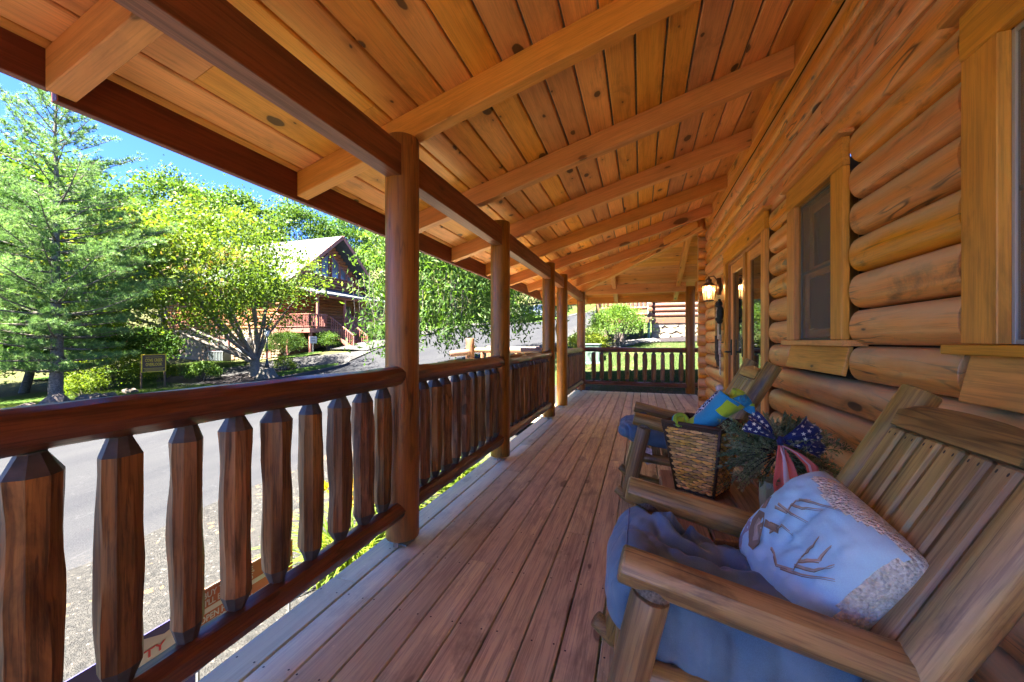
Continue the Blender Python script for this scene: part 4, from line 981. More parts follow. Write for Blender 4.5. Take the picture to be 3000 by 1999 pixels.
for i,m_ in enumerate(SM):
    for me_ in ST[i]: me_.materials.append(m_)
rs=random.Random(2); z=-.75
while z<1.85:
    h=rs.uniform(.16,.26); x=-32.0+rs.uniform(0,.3)
    while x<-24.1:
        w=rs.uniform(.22,.5)
        if not (-30.9<x+w/2<-28.6 and z+h/2>.4 and z+h/2<1.45): part(fd,'stone',rs.choice(ST[rs.choice((0,0,1,1,2))]),T(x+w/2,20.955,z+h/2)@Matrix.Diagonal((w,1,h,1)))
        x+=w+.01
    z+=h+.008
w=empty_part(H,'window',T(-29.7,20.9,1)); bx(w,'pane',-30.7,-28.8,20.90,20.92,.5,1.35,M_nglass,0)
for (a,b,c,d_) in ((-30.78,-28.72,.42,.5),(-30.78,-28.72,1.35,1.43)): bx(w,'frame',a,b,20.84,20.94,c,d_,W_ntrim)
for a in (-30.78,-29.79,-28.80): bx(w,'frame',a,a+.08,20.85,20.935,.5,1.35,W_ntrim)
part(H,'utility_box',box(.9,.3,1.1,.02),T(-27.0,20.75,.85),M_white); part(H,'utility_box',box(.3,.2,.5,.02),T(-25.9,20.8,1.0),M_white)
part(H,'downpipe',tubes('downpipe',[tube([(0,0,0),(0,0,1.6)],.05,8)],M_white),T(-26.6,20.7,-.7))
bx(H,'crawl_door',-25.1,-24.6,20.85,20.93,-.4,.8,W_ntrim)
# front porch of the neighbour
pf=empty_part(H,'porch',T(-22,26,2))
bx(pf,'deck_floor',-24.1,-20.9,20.6,31.2,1.93,2.02,W_ntrim); bx(pf,'rim_board',-20.9,-20.85,20.6,31.2,1.72,2.02,W_ntrim); bx(pf,'rim_board',-24.3,-20.85,20.55,20.6,1.72,2.02,W_ntrim)
slab(pf,'porch_roof',[(-24.05,20.9,5.35),(-24.05,31.4,5.35),(-20.4,31.4,4.42),(-20.4,20.9,4.42)],.12,M_roof)
bxy(pf,'beam',-20.98,-20.86,20.7,31.2,4.2,4.4,W_ntrim)
for y in (21.3,23.86,25.7,27.5,29.4,31.1): bxz(pf,'post',-21.0,-20.86,y-.07,y+.07,2.02,4.2,W_ntrim)
for y in (20.75,22.3,23.9,26.4,29.0): z0=ht(-21,y)-.1; bxz(pf,'support_post',-21.06,-20.92,y-.08,y+.08,z0,1.72,W_ntrim)
bxz(pf,'support_post',-23.0,-22.85,20.66,20.8,ht(-23,20.7)-.1,1.72,W_ntrim)
def nrail(p0,p1,h=.95,slope=0):
    p0=Vector(p0);p1=Vector(p1); board(pf,'rail',p0+Vector((0,0,h)),p1+Vector((0,0,h)),.08,.06,W_ntrim); board(pf,'rail',p0+Vector((0,0,.12)),p1+Vector((0,0,.12)),.06,.05,W_ntrim)
    n=int((p1-p0).length/.13)
    for i in range(1,n):
        q=p0.lerp(p1,i/n); board(pf,'baluster',q+Vector((0,0,.12)),q+Vector((0,0,h)),.04,.04,W_ntrim,up=(0,1,0),bev=0)
nrail((-24.1,20.65,2.02),(-20.95,20.65,2.02)); nrail((-20.93,20.7,2.02),(-20.93,22.2,2.02)); nrail((-20.93,23.9,2.02),(-20.93,31.1,2.02))
n=8
for i in range(n):
    x=-20.75+i*.26; zt=2.02-(i+1)*(1.35/n); bx(pf,'stair_tread',x-.14,x+.16,22.35,23.75,zt-.04,zt,W_ntrim)
for y in (22.33,23.77): 
    board(pf,'stair_stringer',(-20.85,y,1.85),(-18.75,y,.5),.05,.26,W_ntrim)
    board(pf,'stair_rail',(-20.85,y,2.9),(-18.8,y,1.52),.06,.06,W_ntrim); board(pf,'newel',(-18.8,y,.5),(-18.8,y,1.62),.09,.09,W_ntrim,up=(0,1,0))
    for i in range(11): x=-20.7+i*.175; zz=2.8-i*.175*.673; board(pf,'baluster',(x,y,zz-.9),(x,y,zz),.04,.04,W_ntrim,up=(0,1,0),bev=0)
# bench on that porch
b=thing('porch_bench',(-21.6,30.2,2.02),'small wooden bench on the neighbour cabin porch, right end','bench')
bx(b,'seat',-22.0,-21.6,29.6,30.7,2.42,2.48,W_nlog); bx(b,'backrest',-22.05,-21.98,29.6,30.7,2.55,2.95,W_nlog)
for y in (29.65,30.65): bx(b,'leg',-21.98,-21.62,y-.04,y+.04,2.025,2.42,W_nlog)
# air conditioner
ac=thing('air_conditioner',(-28.6,20.2,ht(-28.6,20.2)),'low grey air conditioning unit by the stone basement','air conditioner')
z=ht(-28.6,20.2)+.1; bx(ac,'casing',-29.3,-27.9,19.9,20.5,z,z+.62,plain('ac_grey',(.05,.06,.06),.5),.03); bx(ac,'top_frame',-29.33,-27.87,19.87,20.53,z+.62,z+.68,plain('ac_rim',(.16,.17,.17),.5))
for i in range(6): bx(ac,'grille_bar',-29.3+i*.27,-29.27+i*.27,19.87,19.9,z,z+.62,bpy.data.materials['ac_rim'],0)
# ---------------------------------------------------------------- right neighbour cabin
B=thing('right_neighbour_cabin',(4,18,1.4),'sunlit log cabin on a pale stone base beyond the far railing','building')
W_blog=wood('sunlit_log',(.17,.075,.04),(.12,.05,.027),dark=(.12,.05,.03),rough=.5,knot=.5,stain=.3)
for i in range(20): log(B,'log',(.42,16.62,2.18+i*.195),(7,16.62,2.18+i*.195),.105,W_blog,seed=300+i,wob=.015,n=12,step=.5)
bx(B,'skirt_board',.40,7,16.55,16.65,1.85,2.06,W_blog)
fd=empty_part(B,'foundation',T(3,16.6,1.2)); bx(fd,'mortar_wall',.42,7,16.62,16.7,.4,1.86,M_mortar,0)
M_ps=plain('pale_stone',(.19,.15,.095),.85,var=.3,nscale=3); M_ps2=plain('pale_stone_b',(.22,.185,.13),.85,var=.3,nscale=3)
rs=random.Random(4); z=.75
while z<1.84:
    h=rs.uniform(.16,.3); h=min(h,1.87-z); x=.44
    while x<4.4:
        w=rs.uniform(.2,.55); o=part(fd,'stone',rs.choice(ST[rs.choice((0,1,2))]),T(x+w/2,16.625,z+h/2)@Matrix.Rotation(rs.uniform(-.25,.25),4,'Y')@Matrix.Diagonal((w*1.06,.6,h*1.06,1)),rs.choice((M_ps,M_ps2))); x+=w
    z+=h
M_pipe=plain('green_downpipe',(.07,.13,.11),.5)
part(B,'downpipe',tubes('downpipe',[tube([(0,0,3.2),(0,0,.15),(-.05,-.25,.05)],.055,8)],M_pipe),T(.30,16.45,1.1))
for i in range(14): log(B,'log_end',(.36,16.35,2.2+i*.195),(.36,16.75,2.2+i*.195),.095,W_blog,seed=330+i,n=10)
dk=empty_part(B,'deck',T(-1,16.4,2))
log(dk,'rail',(-1.55,15.9,2.42),(.25,15.9,2.42),.065,W_blog,seed=350); log(dk,'rail',(-1.55,15.9,3.15),(.25,15.9,3.15),.07,W_blog,seed=351)
for i in range(11): log(dk,'baluster',(-1.38+i*.155,15.9,2.4),(-1.38+i*.155,15.9,3.15),.05,W_blog,seed=352+i,n=10)
log(dk,'corner_post',(-1.58,15.9,2.1),(-1.58,15.9,3.4),.12,W_blog,seed=370)
log(dk,'support_log',(-1.5,15.9,2.17),(.25,15.9,2.17),.07,W_blog,seed=371); bx(dk,'deck_joist',-1.5,.3,15.85,15.9,1.86,2.05,W_blog); bx(dk,'deck_boards',-1.6,.4,15.9,19,1.98,2.04,W_blog)
for x,y in ((-.72,16.1),(.02,17.4),(-1.5,18.5)): log(dk,'support_post',(x,y,ht(x,y)-.1),(x,y,2.0),.10,W_grey,seed=380+int(x*3))
# tank seen right of the far post
tk=thing('gas_tank',(2.35,16.2,1.3),'pale grey gas tank at the stone base, in the slit right of the far post','tank')
z=ht(2.35,16.2)+.05; part(tk,'tank',tubes('tank',[tube([(0,0,.0),(0,0,.06),(0,0,.62),(0,0,.72)],[.2,.27,.27,.14],16)],plain('tank_grey',(.5,.52,.52),.4)),T(2.35,16.2,z)); part(tk,'valve',box(.1,.1,.12,.02),T(2.35,16.2,z+.77),M_iron)
# ---------------------------------------------------------------- street furniture
lx,ly=-17.19,14.36; lz=ht(lx,ly)+.1
lp=thing('street_lamp',(lx,ly,lz),'black street lamp post standing on a pale stone-grey stump across the road','lamp')
part(lp,'stump',tubes('stump',[tube([(0,0,-.1),(0,0,.08),(0,0,.3),(0,0,.52),(0,0,.56)],[.62,.50,.38,.27,.12],16,jit=.08)],wood('stump_wood',(.13,.112,.09),(.10,.085,.07),knot=.2,rough=.9,grain=1.6)),T(lx,ly,lz))
part(lp,'base',tubes('base',[tube([(0,0,.55),(0,0,.75),(0,0,.8),(0,0,1.0)],[.1,.085,.06,.045],10)],M_black),T(lx,ly,lz)); part(lp,'pole',tubes('pole',[tube([(0,0,1.0),(0,0,2.05)],[.04,.03],10)],M_black),T(lx,ly,lz))
part(lp,'lantern',tubes('lantern',[tube([(0,0,2.05),(0,0,2.1),(0,0,2.35)],[.05,.08,.13],6)],plain('lamp_glass',(.55,.55,.5),.2)),T(lx,ly,lz)); part(lp,'cap',tubes('cap',[tube([(0,0,2.35),(0,0,2.37),(0,0,2.46),(0,0,2.54)],[.16,.15,.05,.015],6)],M_black),T(lx,ly,lz))
def textmesh(s,size,mat,name='lettering',al='CENTER',ext=.002,bold=False):
    c=bpy.data.curves.new(name,'FONT'); c.body=s; c.size=size; c.align_x=al; c.align_y='CENTER'; c.extrude=ext; c.resolution_u=2
    if bold: c.offset=size*.018
    o=bpy.data.objects.new('tmp',c); COL.objects.link(o); dg=bpy.context.evaluated_depsgraph_get(); me=bpy.data.meshes.new_from_object(o.evaluated_get(dg)); bpy.data.objects.remove(o); me.name=name
    me.materials.clear(); me.materials.append(mat); return me
# estate sign: faces the porch
sx_,sy_=-19.75,11.15; sz=ht(sx_,sy_)+.07
d_=Vector((1,-.05,0)).normalized(); rt=Vector((-d_.y,d_.x,0))   # panel normal, panel right (seen from the porch)
MS=Matrix((rt,Vector((0,0,1)),d_)).transposed().to_4x4(); MS.translation=(sx_,sy_,sz); MS=MS@Matrix.Diagonal((.80,.86,1,1))
sg=thing('estate_sign',(sx_,sy_,sz),'brown wooden sign with yellow lettering on two posts across the road','sign')
M_sb=plain('sign_brown',(.10,.055,.03),.6,var=.2); M_sy=plain('sign_yellow',(.75,.50,.04),.6)
part(sg,'board',box(1.02,.82,.05,.005),MS@T(0,1.30,0),M_sb)
for x in(-.53,.53): part(sg,'post',box(.06,1.72,.07,.005),MS@T(x*.98,.86-.15,-.03),M_sb)
for (x,y,w,h) in ((0,1.72,1.08,.035),(0,.88,1.08,.035),(-.525,1.30,.035,.86),(.525,1.30,.035,.86),(0,1.05,.94,.015)): part(sg,'yellow_border',box(w,h,.06,.002),MS@T(x,y,.012),M_sy)
part(sg,'lettering',textmesh('COVE CREEK',.185,M_sy,bold=True),MS@T(0,1.44,.03)@Matrix.Diagonal((.72,1.15,1,1))); part(sg,'lettering',textmesh('OVERLOOK',.185,M_sy,bold=True),MS@T(0,1.23,.03)@Matrix.Diagonal((.74,1.15,1,1)))
for y in (1.00,.95,1.60): part(sg,'lettering',textmesh('- - ---- -- ------ - ---',.07,M_sy),MS@T(0,y,.03)) if False else part(sg,'small_print',box(.7 if y>1.5 else .82,.012,.004,0),MS@T(0,y,.027),M_sy)
# small white sign near the bushes
q=(-20.35,20.35); zq=ht(*q)+.1; ws=thing('yard_sign',(q[0],q[1],zq),'small white notice on a stake between the two clipped bushes','sign')
MW=Matrix((rt,Vector((0,0,1)),d_)).transposed().to_4x4(); MW.translation=(q[0],q[1],zq)
part(ws,'panel',box(.55,.45,.02,.002),MW@T(0,.85,0),M_white); part(ws,'stake',box(.04,.7,.02,0),MW@T(0,.3,-.02),M_iron)
for y in (.98,.93,.82,.77): part(ws,'print_line',box(.3,.02,.003,0),MW@T(0,y,.012),M_black)
q=(-19.0,26.9); zq=ht(*q)+.1; ws=thing('yard_sign',(q[0],q[1],zq),'pale sign right of the small round bush, cut by the first post','sign'); MW.translation=(q[0],q[1],zq)
part(ws,'panel',box(.5,.5,.02,.002),MW@T(0,.6,0),M_white); part(ws,'stake',box(.04,.5,.02,0),MW@T(0,.2,-.02),M_iron)
# bollard light by the road
q=(-13.0,28.2); q=(-17.9,30.6); zq=ht(*q)+.15; bl=thing('bollard_light',(q[0],q[1],zq),'short bollard light with a silver cap on the grass across the road','lamp')
part(bl,'column',tubes('column',[tube([(0,0,0),(0,0,.8)],.09,10)],plain('bollard_tan',(.5,.42,.25),.6)),T(q[0],q[1],zq)); part(bl,'cap',tubes('cap',[tube([(0,0,.8),(0,0,.84),(0,0,1.0),(0,0,1.05)],[.14,.17,.12,.03],12)],M_iron),T(q[0],q[1],zq))
# utility cabinet
q=(-1.42,11.75); zq=ht(*q); ub=thing('utility_cabinet',(q[0],q[1],zq),'pale green electric cabinet on the lawn behind the corner post','cabinet'); M_ug=plain('cabinet_green',(.08,.12,.085),.5)
bx(ub,'base',q[0]-.33,q[0]+.33,q[1]-.3,q[1]+.3,zq-.15,zq+.03,plain('cabinet_base',(.10,.16,.16),.6)); bx(ub,'body',q[0]-.28,q[0]+.30,q[1]-.26,q[1]+.26,zq+.03,zq+.5,M_ug,.02); bx(ub,'lid',q[0]-.3,q[0]+.32,q[1]-.28,q[1]+.28,zq+.5,zq+.55,M_ug,.015)
# white truck
q=(-13.1,51.5); zq=ht(*q)+.1; tr=thing('white_truck',(q[0],q[1],zq),'white pickup truck parked at the bend, mostly hidden by the third post','truck')
M_car=plain('white_car_paint',(.28,.29,.30),.25); M_cg=plain('car_glass',(.03,.04,.05),.1); M_ty=plain('tyre',(.02,.02,.02),.8)
def extr(prof,w,mat,name,M):
    n=len(prof); V=[(a,-w/2,b) for a,b in prof]+[(a,w/2,b) for a,b in prof]; F=[tuple(range(n)),tuple(range(2*n-1,n-1,-1))]+[(i,n+i,n+(i+1)%n,(i+1)%n) for i in range(n)]
    me=mesh(name,V,F); bm=bmesh.new(); bm.from_mesh(me); bmesh.ops.recalc_face_normals(bm,faces=bm.faces); bmesh.ops.bevel(bm,geom=[e for e in bm.edges],offset=.04,segments=2,affect='EDGES'); bm.to_mesh(me); bm.free(); return part(tr,name,me,M,mat)
MT=T(q[0],q[1],zq)@Matrix.Rotation(R(40),4,'Z')
extr([(-2.6,.45),(-2.6,1.15),(-.4,1.15),(-.3,1.2),(1.5,1.2),(2.6,1.05),(2.7,.45)],1.9,M_car,'body',MT); extr([(-.6,1.2),(-.4,1.85),(.8,1.85),(1.45,1.2)],1.7,M_cg,'cab_glass',MT); extr([(-.5,1.82),(.8,1.82),(.75,1.9),(-.4,1.9)],1.6,M_car,'cab_roof',MT)
for x in(-1.7,1.75):
    for y in(-.9,.9): part(tr,'wheel',tubes('wheel',[tube([(0,-.12,0),(0,.12,0)],.38,16)],M_ty),MT@T(x,y,.38))
for y in(-.75,.75): part(tr,'headlight',box(.04,.3,.2,.01),MT@T(2.69,y,.85),M_iron)
part(tr,'windscreen',box(.03,1.45,.6,.01),MT@T(1.2,0,1.52)@Matrix.Rotation(R(-43),4,'Y'),M_cg)
# stair landing rail with bright newel, left of the porch gap
st=thing('stair_railing',(-2.85,6.33,ht(-2.85,6.33)),'weathered log newel and handrail of the porch steps, outside the gap','railing')
W_sun=wood('sunny_log',(.20,.10,.05),(.15,.072,.035),dark=(.16,.07,.04),rough=.6,knot=.8,stain=.3)
log(st,'newel',(-2.85,6.33,-.5),(-2.85,6.33,1.20),.075,W_sun,seed=401,n=18); log(st,'handrail',(-2.80,6.38,.99),(-1.40,5.80,1.0),.045,W_sun,seed=402); log(st,'handrail',(-2.82,6.24,.96),(-3.1,6.05,.93),.055,W_sun,seed=403)
log(st,'lower_rail',(-2.80,6.38,.25),(-1.40,5.80,.22),.045,W_sun,seed=404); 
for i in range(7): log(st,'baluster',(-2.6+i*.18,6.30-i*.075,.25),(-2.6+i*.18,6.30-i*.075,.97),.035,W_bal,seed=410+i,n=10)
log(st,'handrail',(-1.9,7.25,1.0),(-1.4,6.85,1.0),.05,W_grey,seed=420); log(st,'newel',(-2.85,7.3,-.4),(-2.85,7.3,1.05),.075,W_sun,seed=421); log(st,'handrail',(-2.80,7.28,.99),(-1.42,6.8,1.0),.05,W_grey,seed=422)
bx(st,'landing',-2.95,-1.435,5.75,7.35,-.09,-.04,W_deck)
# ---------------------------------------------------------------- signs leaning below the porch
def panel_sign(y0,y1,zt,zb,x,label,name,fill,draw):
    s=thing(name,(x,(y0+y1)/2,zb),label,'sign')
    M=Matrix(((0,0,1,x),(1,0,0,(y0+y1)/2),(0,1,0,(zt+zb)/2),(0,0,0,1)))   # local x=+y, local y=z, local z=+x toward porch
    part(s,'panel',box(y1-y0,zt-zb,.006,0),M,fill); draw(s,M@T(0,0,.004)); return s
M_nb=plain('sign_navy',(.05,.045,.16),.5); M_or=plain('sign_orange',(.33,.09,.035),.5); M_w=plain('print_white',(.45,.44,.43),.5); M_rd=plain('print_red',(.45,.03,.04),.5)
def d1(s,M):
    M=M@T(.055,.115,0)@Matrix.Diagonal((.8,.6,1,1))
    hw=.19; sh=[(-.17,-.16),(0,-.23),(.17,-.16),(.20,-.02),(.17,.10),(.20,.19),(.10,.16),(0,.21),(-.10,.16),(-.20,.19),(-.17,.10),(-.20,-.02)]
    V=[(a,b,0) for a,b in sh]; part(s,'shield_emblem',mesh('shield',V,[tuple(range(len(V)))],[M_w]),M@T(.17,-.06,.0))
    for w_,y_,x_ in (('FORTY',.02,.12),('LIVES',-.07,.12)): part(s,'lettering',textmesh(w_[-2:] if w_=='FORTY' else 'IVES',.085,M_rd,al='LEFT',ext=.0005,bold=True),M@T(x_+(.05 if w_=='FORTY' else 0),y_,.002)@Matrix.Shear('XY',4,(.2,0)) if False else M@T(x_+(.05 if w_=='FORTY' else 0),y_,.002))
    part(s,'print_line',box(.9,.006,.001,0),M@T(0,.02,-.001),M_w)
    for x in (-.42,.42): part(s,'wire_leg',box(.01,.8,.01,0),M@T(x,-.2,-.008),M_iron)
panel_sign(.55,1.36,-.158,-.60,-2.1,'dark blue yard sign with a white shield, below the foreground railing at the bottom left','yard_sign',M_nb,d1)
def d2(s,M):
    part(s,'white_band',box(.58,.026,.001,0),M@T(0,.005,0),M_w); part(s,'white_band',box(.58,.007,.001,0),M@T(0,.117,0),M_w)
    for t_,x_,y_ in (('BUY THIS HOME,',-.255,.082),("I'LL BUY YOURS",-.245,.042),('OPEN HOUSE',-.27,-.034),('EVERY SUNDAY',-.25,-.072)): part(s,'lettering',textmesh(t_,.044,M_w,al='LEFT',ext=.0005,bold=True),M@T(x_,y_,.002)@Matrix.Diagonal((.85,1,1,1)))
    for x in (-.27,.27): part(s,'wire_leg',box(.01,.6,.01,0),M@T(x,-.15,-.008),M_iron)
panel_sign(1.37,1.95,-.118,-.36,-2.12,'orange and white open house sign leaning below the foreground railing','yard_sign',M_or,d2)
tc=thing('traffic_cone',(-2.6,2.03,-.70),'orange and white cone beside the open house sign, seen between spindles','cone')
for a,b,r0,r1,m_ in ((0,.30,.13,.085,M_w),(.30,.46,.085,.060,M_or),(.46,.56,.06,.045,M_w),(.56,.68,.045,.025,M_or)): part(tc,'band',tubes('band',[tube([(0,0,a),(0,0,b)],[r0,r1],18,cap=True)],m_),T(-2.6,2.03,-.70)@Matrix.Scale(.46,4))
part(tc,'foot',box(.16,.16,.015,.004),T(-2.6,2.03,-.70),M_or)
# ---------------------------------------------------------------- mat
def matmat():
    m=N('speckled_mat'); co=m.objco(); a=m.noise(m.vm('MULTIPLY',co,(1,1.6,1)),115,2,.6); c=m.mix(m.ramp(a,.40,.58),(.07,.075,.09),(.62,.60,.57)); b2=m.noise(co,70,2); c=m.mix(m.ramp(b2,.55,.7,0,.6),c,(.28,.29,.33))
    m.L(c,m.b.inputs['Base Color']); m.b.inputs['Roughness'].default_value=.95; m.bump(a,.8,.01); return m.m
mt=part(None,'floor_mat',box(.92,2.55,.008,.002),T(.53,1.74,.0045),matmat()); tag(mt,'grey and white speckled floor mat lying under the two rocking chairs','mat')
# ---------------------------------------------------------------- rocking chairs
M_endg=plain('end_grain',(.17,.14,.11),.8,var=.6,nscale=160)
def chair(yc,label,seed,rz=0):
    t=thing('rocking_chair',(.3,yc,0),label,'rocking chair',None)
    hw=.245
    def bpx(z): return .747+.546*(z-.964)
    for s in (-1,1):
        y=yc+s*hw
        log(t,'back_post',(bpx(.10),y,.10),(bpx(1.005),y,1.005),.046,W_chair,seed=seed+s,wob=.015,n=24,ends=.006)
        log(t,'front_leg',(-.088,y,.105),(.022,y,.572),.043,W_chair,seed=seed+3+s,wob=.02,n=22,ends=.004)
        part(t,'leg_tenon',tubes('tenon',[tube([(0,0,-.004),(0,0,.03)],[.0432,.034],20)],M_endg),frame((.018,y,.56),(.03,y,.61))@Matrix.Rotation(R(90),4,'Y'))
        a=log(t,'armrest',(-.045,y,.634),(.515,y,.513),.042,W_chair,seed=seed+7+s,wob=.03,facet=.04,n=18,ends=.006,step=.06)
        pts=[(-.155,y,.15),(-.09,y,.10),(.0,y,.068),(.12,y,.047),(.27,y,.04),(.42,y,.046),(.58,y,.07),(.72,y,.11),(.84,y,.165)]
        v,f=tube(pts,[.028,.034]+[.036]*6+[.03],12); part(t,'rocker',mesh('rocker',[(a-.3,b-y,c) for a,b,c in v],f,[W_chair],smooth=True),T(.3,y,0))
    log(t,'stretcher',(-.045,yc-hw,.27),(-.045,yc+hw,.27),.028,W_chair,seed=seed+11,n=14); log(t,'stretcher',(.36,yc-hw,.26),(.36,yc+hw,.26),.028,W_chair,seed=seed+12,n=14)
    for s in(-1,1): log(t,'side_rail',(-.01,yc+s*(hw-.02),.375),(.42,yc+s*(hw-.02),.335),.032,W_chair,seed=seed+14+s,n=14)
    log(t,'seat_rail',(-.005,yc-hw,.375),(-.005,yc+hw,.375),.034,W_chair,seed=seed+16,n=14)
    for i in range(6):
        x=.03+i*.072; board(t,'seat_slat',(x,yc-hw+.055,.372-.09*x),(x,yc+hw-.055,.372-.09*x),.06,.02,W_slat,bev=.006)
    up=Vector((-.878,0,.479))
    for i in range(6):
        y=yc-.175+i*.070; z0,z1=.36,.905
        board(t,'back_slat',(bpx(z0)-.028,y,z0),(bpx(z1)-.028,y,z1),.056,.024,W_slat,up=up,bev=.009)
    v=[];K=17
    for i in range(K):
        yy=-.2+.4*i/(K-1); hgt=.018+.026*math.sqrt(max(0,1-(2*i/(K-1)-1)**2))+(.0)
        e=1 if 0<i<K-1 else .6
        for (a,b) in ((-.022,-.038),(.022,-.038),(.026,hgt*.5),(.012,hgt*e),(-.012,hgt*e),(-.026,hgt*.5)): v.append((yy,a,b))
    f=[tuple(range(5,-1,-1)),tuple((K-1)*6+q for q in range(6))]+[(i*6+q,i*6+(q+1)%6,(i+1)*6+(q+1)%6,(i+1)*6+q) for i in range(K-1) for q in range(6)]
    me=mesh('top_rail',v,f,smooth=True); bm=bmesh.new(); bm.from_mesh(me); bmesh.ops.recalc_face_normals(bm,faces=bm.faces); bm.to_mesh(me); bm.free(); setsharp(me,50)
    zz=.938; upv=Vector((.479,0,.878)); X_=Vector((0,1,0)); Y_=upv.cross(X_).normalized(); M=Matrix((X_,Y_,upv)).transposed().to_4x4(); M.translation=(bpx(zz)-.022,yc,zz); part(t,'top_rail',me,M,W_chair)
    log(t,'lower_back_rail',(bpx(.44)-.005,yc-hw,.44),(bpx(.44)-.005,yc+hw,.44),.028,W_chair,seed=seed+20,n=12)
    if True:
        v=[];f=[]
        for i in range(6):
            for s in (-.013,.013):
                y=yc-.175+i*.070+s; zq=.888; c=Vector((bpx(zq)-.028,y,zq))+up*.0125; o=len(v)
                for q in range(6): v.append(c-Vector((.3,yc,0))+Vector((.479*math.cos(q*1.047)*.005,math.sin(q*1.047)*.0028,.878*math.cos(q*1.047)*.005)))
                f.append(tuple(range(o,o+6)))
        part(t,'slat_screws',mesh('slat_screws',v,f,[M_screw]),T(.3,yc,0),kind='stuff')
    if rz:
        M0=WM[t.name].copy(); t.matrix_local=M0@Matrix.Rotation(rz,4,'Z')
    return t
chair(1.195,'nearest log rocking chair, filling the lower right corner, with a pillow on it',500)
chair(3.00,'farther log rocking chair with its back against the door, behind the basket',540)
# ---------------------------------------------------------------- cushions
def fabric(name,c,c2,scale=700,rough=.85):
    m=N(name); co=m.objco(); a=m.noise(co,scale,2,.6); n=m.noise(co,9,4); col=m.mix(m.ramp(n,.35,.65),c,c2); col=m.mix(m.math('MULTIPLY',m.ramp(a,.4,.65),.25),col,tuple(min(1,x*1.5) for x in c))
    m.L(col,m.b.inputs['Base Color']); m.b.inputs['Roughness'].default_value=rough; m.b.inputs['Sheen Weight'].default_value=.25; m.b.inputs['Specular IOR Level'].default_value=.2; m.bump(a,.25,.001); return m.m
M_blue=fabric('blue_cushion_cloth',(.14,.245,.33),(.085,.155,.225))
def nrm_(p): return Vector((p.x**3,p.y**3,p.z)).normalized()
def puffy(name,x0,x1,y0,y1,zb,zt,mat,seed,label,cat,nose=.0,tilt=-.12):
    rc=random.Random(seed*7); CR=[]
    for i in range(9):
        ax=rc.uniform(-.12,.28); ay=rc.uniform(-.2,.2); an=rc.choice((2.4,2.7,3.0,-2.6,2.2))+rc.uniform(-.25,.25); ln=rc.uniform(.12,.32); CR.append((ax,ay,ax+math.cos(an)*ln,ay+math.sin(an)*ln,rc.uniform(.013,.026),rc.uniform(.018,.036)))
    n=44; cx,cy,cz=(x0+x1)/2,(y0+y1)/2,(zb+zt)/2; bm=bmesh.new(); bmesh.ops.create_cube(bm,size=2); bmesh.ops.subdivide_edges(bm,edges=bm.edges[:],cuts=66,use_grid_fill=True)
    for v in bm.verts:
        p=v.co.copy(); q=(abs(p.x)**5+abs(p.y)**5+abs(p.z)**2.6)**(1/4.2); p=p/max(q,.6)
        ed=(abs(p.x)**4+abs(p.y)**4)**.25
        p.z*=1-.30*max(0,ed-.55)**1.2
        P=Vector((cx+p.x*(x1-x0)/2,cy+p.y*(y1-y0)/2,cz+p.z*(zt-zb)/2+tilt*(p.x*(x1-x0)/2)))
        if nose and p.x<-.3: P.z+=nose*math.sin(min(1,(-p.x-.3)/.7)*2.6)*(.4+.6*(p.z>0))
        # broad folds running diagonally plus gathered creases
        a=(P.y*5+P.x*2.2+seed)*1.0; w=noise.noise(Vector((P.x*9+P.y*5+seed,P.y*2.2-P.x*2,seed+P.z*1.5)))
        r1=(1-abs(w))**5; w2=noise.noise(Vector((P.x*18-P.y*12+seed*2,P.y*5+P.x*6,P.z*4))); r2=(1-abs(w2))**6
        nrm=Vector((p.x**3,p.y**3,p.z)).normalized(); cd=0
        for (ax,ay,bx_,by_,wd,dp) in CR:
            px,py=P.x-cx,P.y-cy; dx,dy=bx_-ax,by_-ay; tt=max(0,min(1,((px-ax)*dx+(py-ay)*dy)/(dx*dx+dy*dy))); qx,qy=ax+dx*tt,ay+dy*tt+.018*math.sin(tt*5+ax*40); dd=math.hypot(px-qx,py-qy)/wd; e_=math.sin(min(1,tt*1.15+.08)*3.1416)
            cd+=dp*e_*max(0,1-ed**6)*(math.exp(-dd*dd)-.55*math.exp(-(dd-1.7)**2))
        P-=Vector((0,0,1))*cd*(1 if p.z>0 else 0)+nrm_(p)*cd*.25
        w3=noise.noise(Vector((P.x*5-P.y*3+seed*3,P.y*8,1))); r3=(1-abs(w3))**9; P-=nrm*(.016*r1+.005*r2+.008*r3); P+=nrm*.014*math.sin(a*1.6)
        v.co=P-Vector((cx,cy,zb))
    for f in bm.faces: f.smooth=True
    from mathutils.bvhtree import BVHTree
    bv=BVHTree.FromBMesh(bm); seams=[]
    for xx in (-(x1-x0)*.40,):
        pts=[]
        for i in range(26):
            hit=bv.ray_cast(Vector((xx-.3*(1-1),(-.47+.94*i/25)*(y1-y0),1)),Vector((0,0,-1)))[0]
            if hit: pts.append(hit+Vector((0,0,.0008)))
        if len(pts)>3: seams.append(tube(pts,.0022,5))
    me=bm2me(bm,name,True); o=part(None,name,me,T(cx,cy,zb),mat); tag(o,label,cat)
    part(o,'piping',tubes('piping',seams,fabric('piping_blue',(.15,.19,.33),(.12,.16,.27))),T(cx,cy,zb)); return o
c1=puffy('seat_cushion',-.095,.50,.965,1.43,.315,.55,M_blue,3,'large creased blue cushion spilling over the front of the nearest rocking chair','cushion',nose=.045)
c2=puffy('seat_cushion',-.165,.42,2.79,3.22,.40,.555,M_blue,8,'blue cushion on the farther rocking chair, with a white tag hanging below','cushion',nose=.02)
